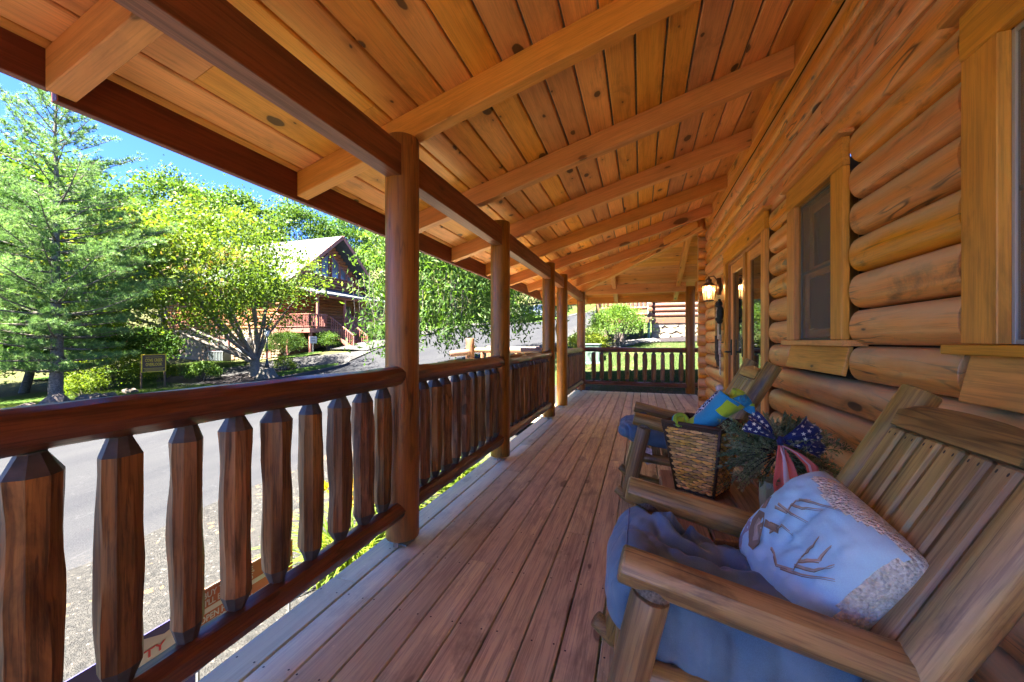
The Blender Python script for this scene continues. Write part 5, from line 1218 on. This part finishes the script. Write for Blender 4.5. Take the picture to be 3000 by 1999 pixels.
tg=part(c2,'tag',mesh('tag',[(0,0,0),(.05,-.02,-.005),(.055,-.022,-.10),(.02,-.01,-.115),(-.005,0,-.09)],[(0,1,2,3,4)],[plain('care_tag',(.62,.62,.62),.7,var=.35,nscale=90)]),T(.02,2.78,.44))
# ---------------------------------------------------------------- pillow
C=Vector((.432,1.195,.603)); n_=Vector((-.79,-.33,.52)).normalized(); v_=Vector((.45,.10,.88)); v_=(v_-n_*v_.dot(n_)).normalized(); u_=v_.cross(n_).normalized()
if u_.y>0: u_=-u_
ca,sa=math.cos(R(-14)),math.sin(R(-14)); u_,v_=(u_*ca+v_*sa),(v_*ca-u_*sa)
S=.385
def pil(u,v,side=1,off=0):
    a,b=2*u-1,2*v-1; pin=1-.10*(1-abs(a)**2)*abs(b)**3; pin2=1-.10*(1-abs(b)**2)*abs(a)**3
    t=.106*((1-a**4)*(1-b**4))**.55
    a,b=a*math.sqrt(1-.26*b*b),b*math.sqrt(1-.26*a*a)
    q=C+u_*(a*S/2*pin2)+v_*(b*S/2*pin)
    w=0
    if side>0:
        for (fx,fy,k,am) in ((7,3,1,.007),(3,13,2,.006),(12,-7,3,.004)): w+=am*(1-abs(noise.noise(Vector((a*fx*.5+k*3,b*fy*.5,k)))))**5
        e=max(0,b-.2)*max(0,-a+.6); w+=.006*math.sin((a-b)*16)*e
    return q+n_*side*(t-w*(1-a*a)*(1-b*b)*1.3+off)
K=46; V=[];F=[];MI=[]
def isherpa(u,v): 
    return u>.945+.02*math.sin(v*7) or (v>.875+.15*max(0,u-.5)+.03*math.sin(u*9) and u>.2) 
for sd_ in (1,-1):
    o=len(V)
    for i in range(K+1):
        for j in range(K+1): V.append(pil(i/K,j/K,sd_)-C)
    for i in range(K):
        for j in range(K):
            q=(o+i*(K+1)+j,o+(i+1)*(K+1)+j,o+(i+1)*(K+1)+j+1,o+i*(K+1)+j+1); F.append(q if sd_>0 else q[::-1]); MI.append(1 if (sd_<0 or isherpa((i+.5)/K,(j+.5)/K)) else 0)
M_pb=fabric('pale_blue_velour',(.36,.62,.78),(.46,.72,.84),500)
def sherpa():
    m=N('sherpa_fleece'); co=m.objco(); a=m.noise(co,55,4,.65); b=m.vor(co,130); c=m.mix(m.ramp(a,.35,.6),(.62,.64,.46),(.92,.95,.80)); m.L(c,m.b.inputs['Base Color']); m.b.inputs['Roughness'].default_value=1; m.b.inputs['Sheen Weight'].default_value=.5; m.bump(m.math('SUBTRACT',a,b),1,.012); return m.m
me=mesh('pillow',V,F,[M_pb,sherpa()],MI,smooth=True); bm=bmesh.new(); bm.from_mesh(me); bmesh.ops.remove_doubles(bm,verts=bm.verts,dist=.0015); bmesh.ops.recalc_face_normals(bm,faces=bm.faces); bm.to_mesh(me); bm.free()
pl=part(None,'throw_pillow',me,T(*C)); tag(pl,'pale blue throw pillow printed with a deer, fleece edge, on the nearest rocking chair','pillow')
# flat print on the pillow: deer head and antlers
M_dk=plain('print_brown',(.26,.19,.13),.85); M_lt=plain('print_tan',(.45,.36,.28),.85); M_md=plain('print_mauve',(.33,.30,.36),.85)
PX=1.35
def strip(pts,w,mat,off=.0016,name='print_stroke'):
    V=[];F=[]; m_=[]
    P=[]
    for i in range(len(pts)-1):
        for k in range(4):
            t=k/4; P.append((pts[i][0]*(1-t)+pts[i+1][0]*t,pts[i][1]*(1-t)+pts[i+1][1]*t))
    P.append(pts[-1]); n=len(P)
    for i,(a,b) in enumerate(P):
        a2,b2=P[min(i+1,n-1)];a1,b1=P[max(i-1,0)]; dx,dy=a2-a1,b2-b1; l=math.hypot(dx,dy) or 1; ww=w*(1-.8*i/(n-1))
        for s in(-1,1): V.append(pil(min(.9,(a-dy/l*ww*s)*PX+.06),b+dx/l*ww*s,1,off)-C)
    for i in range(n-1): F.append((2*i,2*i+1,2*i+3,2*i+2))
    me=mesh(name,V,F); part(pl,name,me,T(*C),mat)
def blob(pts,mat,off,name='print_shape'):
    c=(sum(p[0] for p in pts)/len(pts),sum(p[1] for p in pts)/len(pts)); V=[pil(c[0]*PX+.06,c[1],1,off)-C]; R_=4; n=len(pts)
    for r in range(1,R_+1):
        for p in pts: V.append(pil((c[0]+(p[0]-c[0])*r/R_)*PX+.06,c[1]+(p[1]-c[1])*r/R_,1,off)-C)
    F=[(0,1+i,1+(i+1)%n) for i in range(n)]
    for r in range(R_-1):
        for i in range(n): F.append((1+r*n+i,1+(r+1)*n+i,1+(r+1)*n+(i+1)%n,1+r*n+(i+1)%n))
    part(pl,name,mesh(name,V,F),T(*C),mat)
blob([(.05,.34),(.12,.30),(.14,.12),(.08,.06),(.04,.12)],M_md,.0012)
blob([(.07,.44),(.13,.47),(.19,.42),(.25,.30),(.25,.24),(.20,.22),(.13,.28),(.08,.35)],M_dk,.002)
blob([(.12,.41),(.16,.42),(.215,.31),(.20,.27),(.14,.34)],M_lt,.0028)
blob([(.07,.46),(.03,.55),(.06,.59),(.10,.49)],M_dk,.002); blob([(.17,.45),(.25,.50),(.28,.46),(.20,.41)],M_dk,.002)
for pts in ([(.15,.56),(.22,.60),(.20,.70),(.26,.78)],[(.20,.66),(.27,.70),(.34,.80)],[(.21,.72),(.28,.78),(.40,.88)],[(.16,.60),(.25,.62),(.33,.66)],
            [(.30,.36),(.40,.33),(.46,.40),(.44,.52)],[(.45,.42),(.52,.50),(.56,.62)],[(.45,.46),(.50,.56),(.49,.68)],[(.44,.50),(.45,.60),(.43,.66)],[(.24,.42),(.26,.52),(.34,.54)],[(.42,.34),(.50,.42),(.60,.56)]): strip(pts,.008,M_lt); strip([(a+.006,b-.008) for a,b in pts],.004,M_dk,.0024)
# ---------------------------------------------------------------- side table
tb=thing('side_table',(.45,2.0,0),'low dark plank table between the two rocking chairs','table')
xs=[.098,.255,.405,.555,.70,.85]
for i in range(5):
    sp_=.004; bxy(tb,'plank',xs[i]+sp_,xs[i+1]-sp_,1.62,2.40,.392,.416,W_table,bev=.005)
for y in (1.70,2.32): board(tb,'cross_rail',(.10,y,.365),(.84,y,.365),.05,.05,W_table)
for (x,y) in ((.17,1.73),(.78,1.73),(.17,2.30),(.78,2.30)): log(tb,'leg',(x,y,.01),(x,y,.34),.038,W_chair,seed=600+int(x*9+y*5),n=14)
log(tb,'arm_log',(.02,2.47,.30),(.34,2.52,.27),.035,W_chair,seed=610,n=14,ends=.02) if False else None
log(tb,'stretcher',(.17,1.73,.16),(.78,1.73,.16),.024,W_chair,seed=611,n=12); log(tb,'stretcher',(.17,2.30,.16),(.78,2.30,.16),.024,W_chair,seed=612,n=12)
# ---------------------------------------------------------------- wicker basket
bc=Vector((.289,2.14,.418)); br=R(-30)
bk=thing('wicker_basket',tuple(bc),'square tapered wicker basket of golden woven cane on the side table','basket',rz=br)
MB=WM[bk.name]; bh=.335; b0,b1=.088,.136
def bs(z): return b0+(b1-b0)*(z/bh)**.9
W_cane=wood('cane',(.95,.52,.10),(.75,.34,.05),dark=(.22,.08,.02),knot=0,rough=.35,spec=.6,grain=.8,var=.8,stain=.15); W_caned=wood('dark_cane',(.13,.065,.028),(.09,.04,.02),knot=0,rough=.5,var=.5)
def strandmesh():
    v=[];n=7
    for i in range(n):
        t=i/(n-1); b=math.sin(math.pi*t); h=.0066*(.5+.5*b)
        for (a,c) in ((-h,0),(0,.0035),(h,0)): v.append((t-.5,-(b*.0060-.001)-c*1.0,a))
    f=[(i*3+k,(i+1)*3+k,(i+1)*3+k+1,i*3+k+1) for i in range(n-1) for k in range(2)]
    me=mesh('strand',v,f,smooth=True); bm=bmesh.new(); bm.from_mesh(me); bmesh.ops.recalc_face_normals(bm,faces=bm.faces); bm.to_mesh(me); bm.free(); return me
SMs=strandmesh(); rows=22
for side in range(4):
    Rs=Matrix.Rotation(side*math.pi/2,4,'Z')
    # side 0 faces -y local
    th=math.atan2(b1-b0,bh)
    part(bk,'side_backing',mesh('side_backing',[(-b0,-b0,0),(b0,-b0,0),(b1,-b1,bh),(-b1,-b1,bh)],[(0,1,2,3)],[W_caned]),MB@Rs)
    vis=side in (0,1); coll=[]
    for r_ in range(rows):
        z=.014+r_*(bh-.034)/rows+.004; w=bs(z)-.006; nc=9; cw=2*w/nc
        for c in range(nc+1):
            if (c+r_)%2: continue
            xa=max(-w,-w+(c-.55)*cw); xb=min(w,-w+(c+1.45)*cw-.0)
            if xb-xa<cw*.5: continue
            M=Rs@T((xa+xb)/2,-bs(z)-.001,z)@Matrix.Rotation(-th*0+rng.normal()*.02,4,'Y')@Matrix.Diagonal((xb-xa,1,rng.uniform(.9,1.15),1))
            if vis and (side==0 or r_%1==0) : part(bk,'strand',SMs,MB@M,W_cane)
            else: coll.append(([M@v.co for v in SMs.vertices],[tuple(p.vertices) for p in SMs.polygons]))
    if coll: v,f=join(coll); part(bk,'woven_side',mesh('woven_side',v,f,[W_cane],smooth=True),MB,kind='stuff')
    for c in range(10):
        q=-1+2*(c)/9; lst=[tube([(q*(b0-.004),-b0-.002,.004),(q*(b1-.006),-b1-.002,bh-.01)],.0022,5,False)]
        part(bk,'stake',tubes('stake',lst,W_caned),MB@Rs) if vis and c%1==0 else None
    part(bk,'corner_post',tubes('corner_post',[tube([(b0,-b0,0),(b1,-b1,bh)],.0065,8)],W_caned),MB@Rs)
    part(bk,'rim',tubes('rim',[tube([(-b1,-b1,bh),(b1,-b1,bh)],.0095,8)],W_caned),MB@Rs); part(bk,'foot_rim',tubes('foot_rim',[tube([(-b0,-b0,.006),(b0,-b0,.006)],.006,8)],W_caned),MB@Rs)
part(bk,'bottom',box(2*b0,2*b0,.006,0),MB@T(0,0,.004),W_caned)
# ---- things in the basket
M_cy=fabric('cyan_neoprene',(.03,.30,.47),(.025,.25,.42),300,.7); M_li=fabric('lime_neoprene',(.50,.62,.03),(.45,.55,.02),300,.7)
def tote():
    t=thing('neoprene_tote',(.34,2.05,.72),'blue and lime green folded neoprene tote sticking out of the basket','bag')
    path=[Vector(p) for p in ((.20,2.17,.70),(.26,2.10,.745),(.315,2.05,.79),(.36,2.02,.845),(.395,2.00,.89))]; rad=[(.035,.025),(.055,.038),(.062,.045),(.062,.052),(.072,.062)]
    n=28; V=[];F=[];MI=[]; fine=[]
    for i in range(len(path)-1):
        for k in range(5):
            s=k/5; fine.append((path[i].lerp(path[i+1],s),rad[i][0]*(1-s)+rad[i+1][0]*s,rad[i][1]*(1-s)+rad[i+1][1]*s))
    fine.append((path[-1],*rad[-1])); L=len(fine)
    for lay in (0,1):
        for i,(p,a,b) in enumerate(fine):
            d=(fine[min(i+1,L-1)][0]-fine[max(i-1,0)][0]).normalized(); s=d.cross(Vector((0,0,1))).normalized(); u=s.cross(d)
            for k in range(n):
                th=6.283*k/n; q=1+.06*math.sin(th*3+i*.3)+ (.10*math.sin(th*2+1)*(i/L)**3)
                if lay: q-=.09
                V.append(p+s*math.cos(th)*a*q+u*math.sin(th)*b*q-Vector((.34,2.05,.72))+(d*.025*math.sin(th+2.0)*(i/L)**4))
    for lay in(0,1):
        for i in range(L-1):
            for k in range(n):
                q=(lay*L*n+i*n+k,lay*L*n+i*n+(k+1)%n,lay*L*n+(i+1)*n+(k+1)%n,lay*L*n+(i+1)*n+k); F.append(q if not lay else q[::-1])
                chk=((k*4//n)+(0 if i<L*.28 else 1 if i<L*.93 else 0))%2
                if lay: MI.append(1)
                elif i>=L*.93-1: MI.append(1 if (k//4)%3 else 0)
                else: MI.append(1 if (i<L*.30 and (k*4//n)%2==0) or (i>L*.62 and k*4//n==3) else 0)
    for k in range(n): F.append(((L-1)*n+k,(L-1)*n+(k+1)%n,L*n+(L-1)*n+(k+1)%n,L*n+(L-1)*n+k)); MI.append(1 if (k//7)%2 else 0)
    part(t,'bag_body',mesh('bag_body',V,F,[M_cy,M_li],MI,smooth=True),T(.34,2.05,.72))
    # strap loops rolled inside and a curled flap at the mouth
    def roll(c,ax,r,l,mat,turn=1.35):
        ax=Vector(ax).normalized(); s=ax.cross(Vector((0,0,1))).normalized(); u=s.cross(ax); V=[];F=[]; m=26
        for i in range(m):
            a=i/(m-1)*6.283*turn; rr=r*(1-.35*i/(m-1))
            for e in(-l/2,l/2): V.append(Vector(c)+ax*e+s*math.cos(a)*rr+u*math.sin(a)*rr-Vector((.34,2.05,.72)))
        for i in range(m-1): F.append((2*i,2*i+1,2*i+3,2*i+2))
        me=mesh('strap_roll',V,F,[mat],smooth=True); o=part(t,'strap_roll',me,T(.34,2.05,.72)); md=o.modifiers.new('thick','SOLIDIFY'); md.thickness=.004
    roll((.405,1.975,.880),(.5,-.6,.35),.020,.07,M_cy); roll((.435,2.0,.872),(.6,-.3,.5),.028,.06,M_cy); roll((.42,2.03,.90),(.3,-.2,.9),.032,.05,M_li)
    fl=[]; 
    for i in range(9):
        for j in range(5): a=i/8; b_=j/4; fl.append(Vector((.375+a*.10,1.955+.03*math.sin(a*3)+b_*.02,.845+b_*.045+.018*math.sin(a*5)))-Vector((.34,2.05,.72)))
    o=part(t,'flap',mesh('flap',fl,[(i*5+j,(i+1)*5+j,(i+1)*5+j+1,i*5+j+1) for i in range(8) for j in range(4)],[M_cy,M_li],[(0 if j<3 else 1) for i in range(8) for j in range(4)],smooth=True),T(.34,2.05,.72)); md=o.modifiers.new('thick','SOLIDIFY'); md.thickness=.006
tote()
ring=thing('toy_ring',(.175,2.07,.745),'small lime green and teal rolled ring at the left corner of the basket','toy')
MR=T(.185,2.075,.762)@Matrix.Rotation(R(25),4,'Z')@Matrix.Rotation(R(62),4,'X')
for zz,m_ in ((-.012,M_cy),(0,M_li),(.010,fabric('lime_dark',(.30,.45,.03),(.3,.4,.02)))): part(ring,'band',tubes('band',[tube([(math.cos(a)*.030,math.sin(a)*.030,zz) for a in np.linspace(0,6.283,21)],.0085,8,False)],m_),MR)
part(ring,'disc',tubes('disc',[tube([(0,0,-.02),(0,0,.004)],.027,18)],M_li),MR)
def checks():
    m=N('checked_cloth'); c=m.new('TexChecker'); m.inp(c,'Vector',m.objco()); c.inputs['Scale'].default_value=95; c.inputs['Color1'].default_value=(.75,.72,.70,1); c.inputs['Color2'].default_value=(.03,.035,.10,1); m.L(c.outputs[0],m.b.inputs['Base Color']); m.b.inputs['Roughness'].default_value=.9; return m.m
ck=part(None,'checked_cloth',tubes('checked_cloth',[tube([(-.05,.05,-.08),(-.02,.02,-.01),(.01,0,.05),(.035,-.01,.105)],[.02,.026,.024,.016],12,jit=.15)],checks()),T(.315,2.13,.80)@Matrix.Rotation(R(8),4,'Y')); tag(ck,'navy and white checked cloth rolled up behind the tote in the basket','cloth')
kn=part(None,'ball',tubes('ball',[tube([(0,0,-.018),(0,0,-.013),(0,0,0),(0,0,.013),(0,0,.018)],[.006,.014,.019,.014,.006],14)],plain('ball_white',(.65,.5,.45),.6,var=.3,nscale=60)),T(.362,2.115,.922)); tag(kn,'small white and red ball on top of the checked cloth','ball')
# ---------------------------------------------------------------- potted arborvitae with bow
pt=thing('potted_plant',(.52,1.88,.418),'feathery green plant in a pale glazed pot on the side table','plant')
def glaze():
    m=N('celadon_glaze'); co=m.objco(); n=m.noise(m.vm('MULTIPLY',co,(3,3,1)),5,4,.6,.8); c=m.mix(m.ramp(n,.35,.65),(.42,.42,.28),(.22,.26,.12)); m.L(c,m.b.inputs['Base Color']); m.b.inputs['Roughness'].default_value=.25; return m.m
part(pt,'pot',tubes('pot',[tube([(0,0,0),(0,0,.01),(0,0,.07),(0,0,.14),(0,0,.15)],[.044,.050,.056,.055,.050],8)],glaze(),True),T(.53,1.90,.417)); setsharp(bpy.data.meshes['pot'],30)
rp=np.random.default_rng(21); P=[];D=[];TN=[];st=[]
for i in range(150):
    a=rp.random()*6.283; el=rp.uniform(-.35,1.15); L=rp.uniform(.15,.25)*(1.0 if el<.8 else .8); d=np.array([math.cos(a)*math.cos(el)*1.05,math.sin(a)*math.cos(el)*1.15,math.sin(el)]); o=np.array([0,0,.17]); side=np.cross(d,rp.normal(size=3)); side/=np.linalg.norm(side); tn_=rp.uniform(.1,.9)
    tipz=-.10*L*3*(1 if el<.3 else .3)
    pts=[o+d*L*s+np.array([0,0,tipz*s*s]) for s in np.linspace(.25,1,5)]; st.append(tube(pts,[.0022,.0018,.0015,.001,.0008],3,False))
    for k in range(26):
        s=.35+.65*rp.random(); b=o+d*L*s+np.array([0,0,tipz*s*s]); sg=rp.choice((-1,1)); ll=.05*(1.15-s*.6)*rp.uniform(.5,1.1); dd=d*.9+side*sg*.8; dd/=np.linalg.norm(dd)
        for j in range(5): P.append(b+dd*ll*j/5); D.append(dd*1.0+side*(.5 if j%2 else -.5)*1.0); TN.append(tn_)
V,tn=leaves_arr(np.array(P),.013,.34,0,.1,axis=unit(np.array(D)),jit=.25,tone=np.array(TN))
part(pt,'foliage',quadmesh('foliage',V,tn,leafmat('arborvitae',[(.13,.20,.09),(.24,.30,.14),(.40,.44,.24)],.2)),T(.545,1.895,.505)); part(pt,'stem',tubes('stem',st+[tube([(0,0,0),(0,0,.2)],.01,6)],M_bark),T(.545,1.895,.505))
bw=thing('ribbon_bow',(.50,1.74,.76),'flag bow with navy starred loops and red and white tails on the potted plant','bow')
K0=Vector((.503,1.755,.765))
M_navy=fabric('navy_ribbon',(.02,.025,.10),(.015,.02,.07),500,.5); M_cream=plain('cream_star',(.72,.66,.45),.6); M_red=fabric('red_ribbon',(.78,.20,.13),(.68,.14,.09),500,.55); M_rw=fabric('white_ribbon',(.72,.66,.62),(.66,.60,.55),500,.55)
MC=Matrix(((.95,.31,0),( -.31*-1,.95,0),(0,0,1)))
rightv=Vector((.98,.1,-.12)).normalized(); upv=Vector((0,.25,.97)).normalized(); outv=rightv.cross(upv); outv=-outv if outv.y>0 else outv
def fan(sgn,ang,length,w,rows,ph):
    n,m=13,9; G=[]
    for i in range(n):
        t=i/(n-1)
        for j in range(m):
            s=j/(m-1)-.5; a=ang+s*w*1.0; r=.012+t*length; z=.020*math.sin(s*11+ph)*t+.035*math.sin(t*2.6)
            G.append(K0+rightv*(math.cos(a)*r*sgn)+upv*(math.sin(a)*r)+outv*z)
    return G,n,m
def ribbon_loop(sgn,ang,length,w,ph):
    G,n,m=fan(sgn,ang,length,w,0,ph); F=[(i*m+j,(i+1)*m+j,(i+1)*m+j+1,i*m+j+1) for i in range(n-1) for j in range(m-1)]
    o=part(bw,'loop',mesh('loop',[g-K0 for g in G],F,[M_navy],smooth=True),T(*K0)); md=o.modifiers.new('t','SOLIDIFY'); md.thickness=.0012
    Vv=[];Ff=[]
    rs_=random.Random(int(ph*10))
    for ii,i in enumerate((4,6,8,10,11.6)):
        cnt=(2,3,4,4,5)[ii]
        for c in range(cnt):
            s=(c+.5+(.25 if ii%2 else 0))/cnt*(m-1.6)+.3; i0=min(int(i),n-2); j0=min(int(s),m-2); fi,fj=i-i0,s-j0
            g=lambda a,b:G[a*m+b]
            p=(g(i0,j0)*(1-fi)*(1-fj)+g(i0+1,j0)*fi*(1-fj)+g(i0,j0+1)*(1-fi)*fj+g(i0+1,j0+1)*fi*fj)
            tx=(g(i0+1,j0)-g(i0,j0)).normalized(); ty=(g(i0,j0+1)-g(i0,j0)); nn=tx.cross(ty).normalized(); nn=nn if nn.dot(outv)>0 else -nn; ty=nn.cross(tx); r0=rs_.random()*6; o_=len(Vv); Vv.append(p+nn*.002-K0)
            for q in range(10): rr_=.0085 if q%2==0 else .0036; Vv.append(p+nn*.002+tx*math.cos(r0+q*.628)*rr_+ty*math.sin(r0+q*.628)*rr_-K0)
            for q in range(10): Ff.append((o_,o_+1+q,o_+1+(q+1)%10))
    part(bw,'star_print',mesh('star_print',Vv,Ff,[M_cream]),T(*K0),kind='stuff')
ribbon_loop(1,.42,.135,.85,1.0); ribbon_loop(1,.02,.13,.62,3.0); ribbon_loop(-1,.50,.115,.8,2.0)
part(bw,'knot',tubes('knot',[tube([K0-K0+Vector((0,0,-.018)),Vector((0,0,0)),Vector((0,0,.018))],[.008,.014,.008],10)],M_navy),T(*(K0+outv*.018)))
def tail(pts,w,cols):
    n=len(pts); P=[Vector(p) for p in pts]; m=len(cols); V=[];F=[];MI=[]
    fine=[]
    for i in range(n-1):
        for k in range(4): fine.append(P[i].lerp(P[i+1],k/4))
    fine.append(P[-1])
    for i,p in enumerate(fine):
        t=i/(len(fine)-1); ww=w*(.35+.65*min(1,t*2.2)); wd=(Vector((1,.15,0))+Vector((0,-.5,0))*math.sin(t*5)).normalized()
        for j in range(m+1): V.append(p+wd*ww*(j/m-.5)+Vector((0,-.006*math.sin(j*1.6+t*4),0))-K0)
    for i in range(len(fine)-1):
        for j in range(m): F.append((i*(m+1)+j,i*(m+1)+j+1,(i+1)*(m+1)+j+1,(i+1)*(m+1)+j)); MI.append(cols[j])
    o=part(bw,'tail',mesh('tail',V,F,[M_red,M_rw],MI,smooth=True),T(*K0)); md=o.modifiers.new('t','SOLIDIFY'); md.thickness=.001
tail([(.505,1.735,.755),(.495,1.700,.70),(.490,1.690,.63),(.497,1.675,.55),(.512,1.665,.47),(.525,1.655,.41)],.05,[0,0,0,1])
tail([(.507,1.737,.755),(.520,1.700,.70),(.53,1.68,.63),(.545,1.66,.55),(.56,1.64,.47),(.575,1.63,.42)],.045,[1,0,0,0])
tail([(.51,1.735,.755),(.55,1.70,.735),(.585,1.685,.70),(.598,1.68,.64),(.594,1.68,.57)],.038,[0,1,0,0])
# ---------------------------------------------------------------- wall lantern (lit) and things hanging by the door
LX,LY,LZ=.86,5.78,1.78
wl=thing('wall_lantern',(.99,LY,LZ),'lit copper wall lantern with six panes left of the doors','lantern')
M_cop=plain('aged_copper',(.17,.085,.055),.45,.6,var=.3); M_lg=N('lantern_glass'); M_lg.b.inputs['Base Color'].default_value=(.9,.75,.5,1); M_lg.b.inputs['Transmission Weight'].default_value=.75; M_lg.b.inputs['Roughness'].default_value=.25; M_lg.b.inputs['Emission Color'].default_value=(1,.62,.22,1); M_lg.b.inputs['Emission Strength'].default_value=.011; M_lg=M_lg.m
M_bulb=plain('lit_bulb',(1,.8,.5),.5,emit=(1,.70,.32),es=.45)
part(wl,'top_cap',tubes('top_cap',[tube([(0,0,.105),(0,0,.12),(0,0,.155),(0,0,.16),(0,0,.185),(0,0,.20),(0,0,.23)],[.075,.07,.028,.035,.04,.02,.006],12)],M_cop),T(LX,LY,LZ))
part(wl,'base_ring',tubes('base_ring',[tube([(0,0,-.10),(0,0,-.088)],[.062,.066],6)],M_cop,False),T(LX,LY,LZ))
for k in range(6):
    a=k*math.pi/3; b_=(k+1)*math.pi/3; p=lambda t,r,z: Vector((math.cos(t)*r,math.sin(t)*r,z))
    part(wl,'frame_bar',tubes('frame_bar',[tube([p(a,.064,-.09),p(a,.084,.105)],.004,6)],M_cop),T(LX,LY,LZ)); part(wl,'frame_bar',tubes('frame_bar',[tube([p(a,.084,.105),p(b_,.084,.105)],.004,6)],M_cop),T(LX,LY,LZ))
    part(wl,'pane',mesh('pane',[p(a,.062,-.09),p(b_,.062,-.09),p(b_,.081,.103),p(a,.081,.103)],[(0,1,2,3)],[M_lg]),T(LX,LY,LZ))
part(wl,'bulb',tubes('bulb',[tube([(0,0,-.06),(0,0,-.04),(0,0,-.01),(0,0,.02),(0,0,.04)],[.008,.016,.021,.014,.003],12)],M_bulb),T(LX,LY,LZ))
part(wl,'bracket',tubes('bracket',[tube([(.13,0,.05),(.11,0,.16),(.06,0,.23),(0,0,.22)],.008,8),tube([(.13,0,-.02),(.125,0,.2)],[.03,.03],8)],M_cop),T(LX,LY,LZ))
pl_=bpy.data.lights.new('lantern_light','POINT'); pl_.energy=.3; pl_.color=(1,.62,.28); pl_.shadow_soft_size=.03; lo=bpy.data.objects.new('lantern_light',pl_); COL.objects.link(lo); lo.parent=wl; lo.matrix_local=WM[wl.name].inverted()@T(LX,LY,LZ+.07)
def onw(z0,z1,x,y,**k): pass
# twisted stick broom hung under the lantern
sb=thing('twig_broom',(.97,5.85,.95),'peeled pole with a dark twisted driftwood foot hanging below the lantern','decoration')
part(sb,'pole',tubes('pole',[tube([(.955,5.87,1.68),(.96,5.80,1.20)],[.017,.016],10)],wood('peeled_pole',(.62,.40,.16),(.5,.3,.11),knot=.3,rough=.4)),None)
lst=[tube([(.96,5.80,1.22),(.958,5.79,1.12),(.955,5.77,1.02),(.95,5.72,.93)],[.022,.024,.020,.012],8,jit=.35)]
rr=random.Random(9)
for i in range(9): lst.append(tube([(.958,5.79,1.10-i*.008),(.945,5.79+rr.uniform(-.05,.05),1.0),(.945,5.76+rr.uniform(-.10,.08),.86+rr.uniform(-.03,.08))],[.010,.009,.003],6,jit=.3))
part(sb,'driftwood_foot',tubes('driftwood_foot',lst,wood('driftwood',(.20,.15,.11),(.10,.075,.06),knot=0,rough=.8)),None)
bear=thing('bear_plaque',(.96,5.56,1.45),'black bear cub figure hugging a birch sign, hung beside the door casing','decoration')
M_bear=plain('black_fur',(.025,.025,.022),.8,var=.4)
def ell(c,r,seed=0):
    bm=bmesh.new(); bmesh.ops.create_icosphere(bm,subdivisions=3,radius=1)
    for v in bm.verts: q=1+.08*noise.noise(v.co*4+Vector((seed,0,0))); v.co=Vector((v.co.x*r[0]*q+c[0],v.co.y*r[1]*q+c[1],v.co.z*r[2]*q+c[2]))
    V=[v.co.copy() for v in bm.verts]; F=[tuple(v.index for v in f.verts) for f in bm.faces]; bm.free(); return V,F
part(bear,'body',tubes('body',[ell((.955,5.53,1.50),(.04,.07,.10)),ell((.945,5.565,1.62),(.04,.052,.05)),ell((.93,5.61,1.605),(.022,.03,.022)),ell((.95,5.53,1.665),(.014,.016,.018)),ell((.95,5.58,1.67),(.014,.016,.018)),ell((.94,5.60,1.43),(.03,.06,.028)),ell((.95,5.54,1.40),(.035,.06,.035))],M_bear),None)
M_birch=plain('birch_bark',(.55,.50,.44),.8,var=.45,nscale=25)
part(bear,'birch_log',tubes('birch_log',[tube([(.955,5.66,1.42),(.955,5.63,1.58)],[.03,.03],10)],M_birch),None)
sp=thing('hanging_sign',(.97,5.60,1.2),'weathered white plaque with a dark slate hanging below the bear','decoration')
part(sp,'plaque',box(.02,.16,.24,.004),T(.965,5.66,1.29)@Matrix.Rotation(R(3),4,'X'),M_birch); part(sp,'slate',box(.012,.09,.16,.004),T(.955,5.545,1.31),plain('slate',(.03,.04,.04),.7)); part(sp,'white_block',box(.02,.03,.08,.003),T(.955,5.52,1.19),M_white); part(sp,'brown_block',box(.02,.05,.07,.003),T(.96,5.57,1.19),W_door)
part(sp,'birch_stick',tubes('stick',[tube([(.955,5.575,.98),(.955,5.565,1.15)],[.016,.016],8)],M_birch),None); part(sp,'lower_plaque',box(.012,.06,.26,.003),T(.955,5.545,.85),M_birch); part(sp,'root',tubes('root',[tube([(.95,5.60,.97),(.945,5.62,.90),(.945,5.70,.80)],[.014,.016,.006],7,jit=.3),tube([(.945,5.62,.90),(.945,5.57,.82)],[.012,.005],6)],bpy.data.materials['driftwood']),None)
part(sp,'cord',tubes('cord',[tube([(.96,5.80,1.62),(.955,5.70,1.50),(.955,5.68,1.41)],.003,5),tube([(.958,5.72,1.17),(.955,5.69,1.05),(.955,5.64,.97)],.003,5)],M_screw),None)
